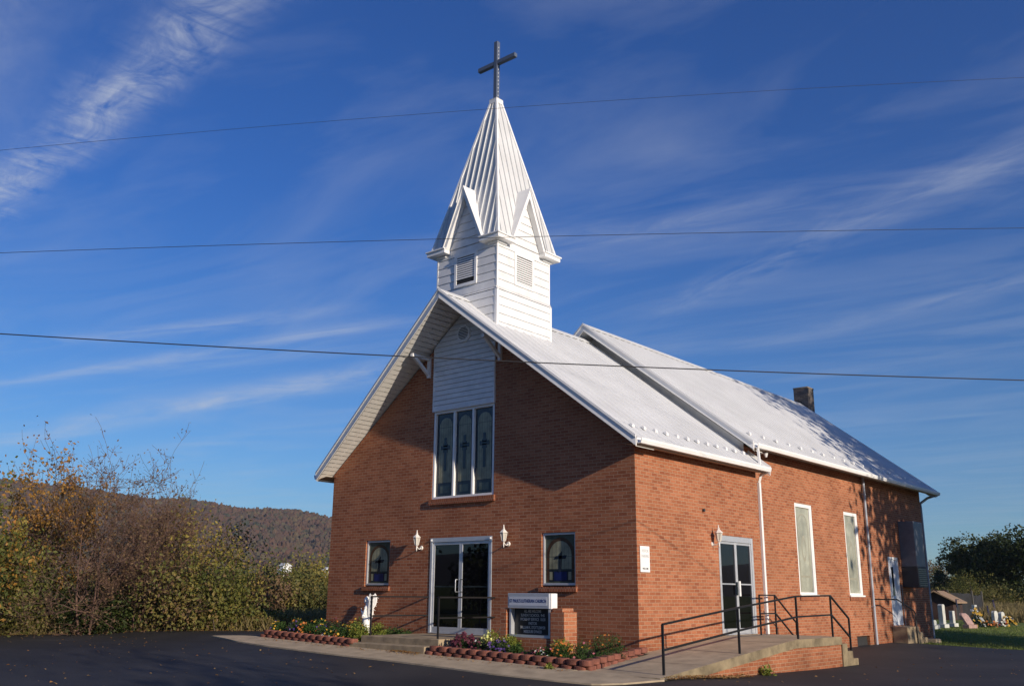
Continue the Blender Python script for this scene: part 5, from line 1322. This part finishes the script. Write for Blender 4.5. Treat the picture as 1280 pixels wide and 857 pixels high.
# ------------------------------------------------------------------ wires
wm = simple('wire_rubber', (.02, .02, .022), .6)
def depthpt(u, v, D=15.0):
    d = fw + r2*((u-640)/FPX) - u2*((v-428.5)/FPX); return Vector((CX, CY, CZ))+d*D
for (ua, va), (ub, vb), (um, vm), rad, lab in (((0, 188), (1280, 97), (640, 133), .003, 'thin overhead wire crossing just below the cross'),
                                    ((0, 316), (1280, 285), (640, 296), .0045, 'thin overhead wire crossing the steeple at the small gables'),
                                    ((0, 417), (1280, 475), (640, 452), .009, 'thick black overhead wire crossing the gable and roof')):
    a, b, mm_ = depthpt(ua, va), depthpt(ub, vb), depthpt(um, vm); mid = (a+b)/2; bow = mm_-mid; m = MB(); pts = []
    for i in range(-24, 49):
        t_ = i/24; p = a+(b-a)*t_ + Vector((0, 0, bow.z))*(1-(2*t_-1)**2); pts.append(p)
    m.tube(pts, rad, 6); tag(m.build('overhead_wire', wm, None, smooth=True, fix=False), lab, 'wire', 'overhead wires')

# ------------------------------------------------------------------ hills and far fields
def ridge(u):
    P = [(-300, .10), (0, .096), (110, .091), (220, .0866), (413, .0737), (600, .055), (800, .03), (950, .01), (1200, .004)]
    if u <= P[0][0]: return P[0][1]
    for (a, b), (c, d) in zip(P[:-1], P[1:]):
        if a <= u <= c: return b+(d-b)*(u-a)/(c-a)
    return P[-1][1]
def hill_z(u, D):
    base = 1.0+.0175*min(max(D-90, 0), 900)*.9
    f = ss(720, 1320, D); top = CZ+ridge(u)*1320-9
    return base*(1-f)+top*f if D < 1320 else top-(D-1320)*.05
m = MB(); us = list(range(-420, 1210, 24)); Ds = [640, 700, 760, 820, 880, 940, 1000, 1060, 1120, 1180, 1240, 1280, 1320, 1400, 1600]
def bump(u, D): return 7*noise.noise(Vector((u*.012, D*.006, 0)))*ss(700, 900, D)
for D in Ds:
    for u in us: x, y = far(u, D); m.v.append((x, y, hill_z(u, D)+bump(u, D)-(14 if D == 640 else 0)))
for j in range(len(Ds)-1):
    for i in range(len(us)-1): a = j*len(us)+i; m.f.append((a, a+1, a+len(us)+1, a+len(us))); m.m.append(0)
HILLG = simple('hill_ground', (.035, .03, .018), .95, var=.3, scale=.02)
tag(m.build('hills', HILLG, smooth=True, fix=False), kind='structure')
# forest on the hill: thousands of crowns
ico = bmesh.new(); bmesh.ops.create_icosphere(ico, subdivisions=1, radius=1); iv = np.array([v.co[:] for v in ico.verts]); ifc = [[v.index for v in f.verts] for f in ico.faces]; ico.free()
ico2 = bmesh.new(); bmesh.ops.create_icosphere(ico2, subdivisions=2, radius=1); iv2 = np.array([v.co[:] for v in ico2.verts]); if2 = [[v.index for v in f.verts] for f in ico2.faces]; ico2.free()
m = MB()
FORM = leafmat('forest_crowns', [(.026, .030, .022), (.042, .048, .028), (.066, .046, .032), (.088, .048, .032), (.088, .070, .036), (.030, .040, .024)], .012, .9, 0)
D = 720
while D < 1345:
    sp_u = 5.6/D*FPX
    for u in np.arange(-160, 470, sp_u):
        uu_ = u+random.uniform(-.5, .5)*sp_u; dd_ = D+random.uniform(-5, 5)
        x, y = far(uu_, dd_); r_ = random.uniform(2.6, 4.6); z = hill_z(uu_, dd_)+bump(uu_, dd_)+r_*.75
        k = len(m.v); nz = 1+.28*np.random.normal(size=(len(iv2), 1))*.8
        vv = iv2*nz*np.array([r_*.9, r_*.9, r_*random.uniform(1.0, 1.5)])+np.array([x, y, z])
        m.v += list(map(tuple, vv.tolist())); m.f += [tuple(k+i for i in f) for f in if2]; m.m += [0]*len(if2)
    D += 8
tag(m.build('forest', FORM, fix=False), 'autumn woods covering the long hill beyond the fields', 'woods', kind='stuff')
# field hedgerow in the middle distance
n = 16000; uu = np.random.uniform(-160, 460, n); DD = np.random.uniform(150, 230, n); P = np.array([far(a, b) for a, b in zip(uu, DD)])
m = MB(); hz = np.array([2.2+3.0*noise.noise(Vector((a*.03, 0, b*.01))) for a, b in zip(uu, DD)])
leaf_cloud(m, np.stack([P[:, 0], P[:, 1], np.array([G(a, b) for a, b in P])+np.random.rand(n)*np.maximum(hz, .5)-.2], 1), .9, 0); tag(m.build('hedgerow', L_bush, fix=False), 'overgrown hedgerow in the fields below the hill', 'hedgerow', kind='stuff')
# farm buildings
for u, D, w, lab in ((356, 600, 6, 'tiny white farmhouse in the fields seen above the green shrub'), (407, 560, 7, 'tiny white barn beside the church corner in the distance')):
    x, y = far(u, D); z = 1.0+.0175*(D-90)*.9+.5; f = thing('farmhouse', lab, 'house', (x, y, z))
    z = CZ + (.0225 if u < 380 else .0185)*D-1
    m = MB(); m.box(x-w/2, x+w/2, y-3, y+3, z-8, z+3.2); m.build('wall', WP, f)
    m = MB(); m.prism([(x-w/2-.3, y-3.4, z+3.21), (x-w/2-.3, y, z+5), (x-w/2-.3, y+3.4, z+3.21)], (w+.6, 0, 0)); m.build('roof', ROOF, f)
# hills and added trees to the east and south (seen only as reflections in the door glass)
m = MB()
for i in range(49):
    a = R(-170+i*5); Rr = 1300; hgt = (70+25*math.sin(i*.7)+12*math.sin(i*1.9))*(.45 if i > 40 else 1)
    for D_, z in ((500, -5), (900, hgt*.5), (1300, hgt), (1700, hgt*.6)): m.v.append((math.cos(a)*D_, math.sin(a)*D_, z))
for i in range(48):
    for j in range(3): a = i*4+j; m.f.append((a, a+1, a+5, a+4)); m.m.append(0)
tag(m.build('hills', HILLG, smooth=True, fix=False), kind='structure')

# unseen trees added across the road to darken the front door reflections
pt0 = bgtree(-22, -44, 13, 13, 'unseen dark tree added across the road to darken the door reflections', L_dark, n=5000)
pt0['group'] = 'unseen trees added across the road'
for x_, y_, z_ in ((-34, -41, 1.0), (-46, -50, 2.0), (-11, -50, .5), (-60, -46, 1.4)):
    dup(pt0, (x_, y_, G(x_, y_)-.3), z_, 'broad dark tree in the row across the road from the church')
pt0['label'] = 'broad dark tree in the row across the road from the church'
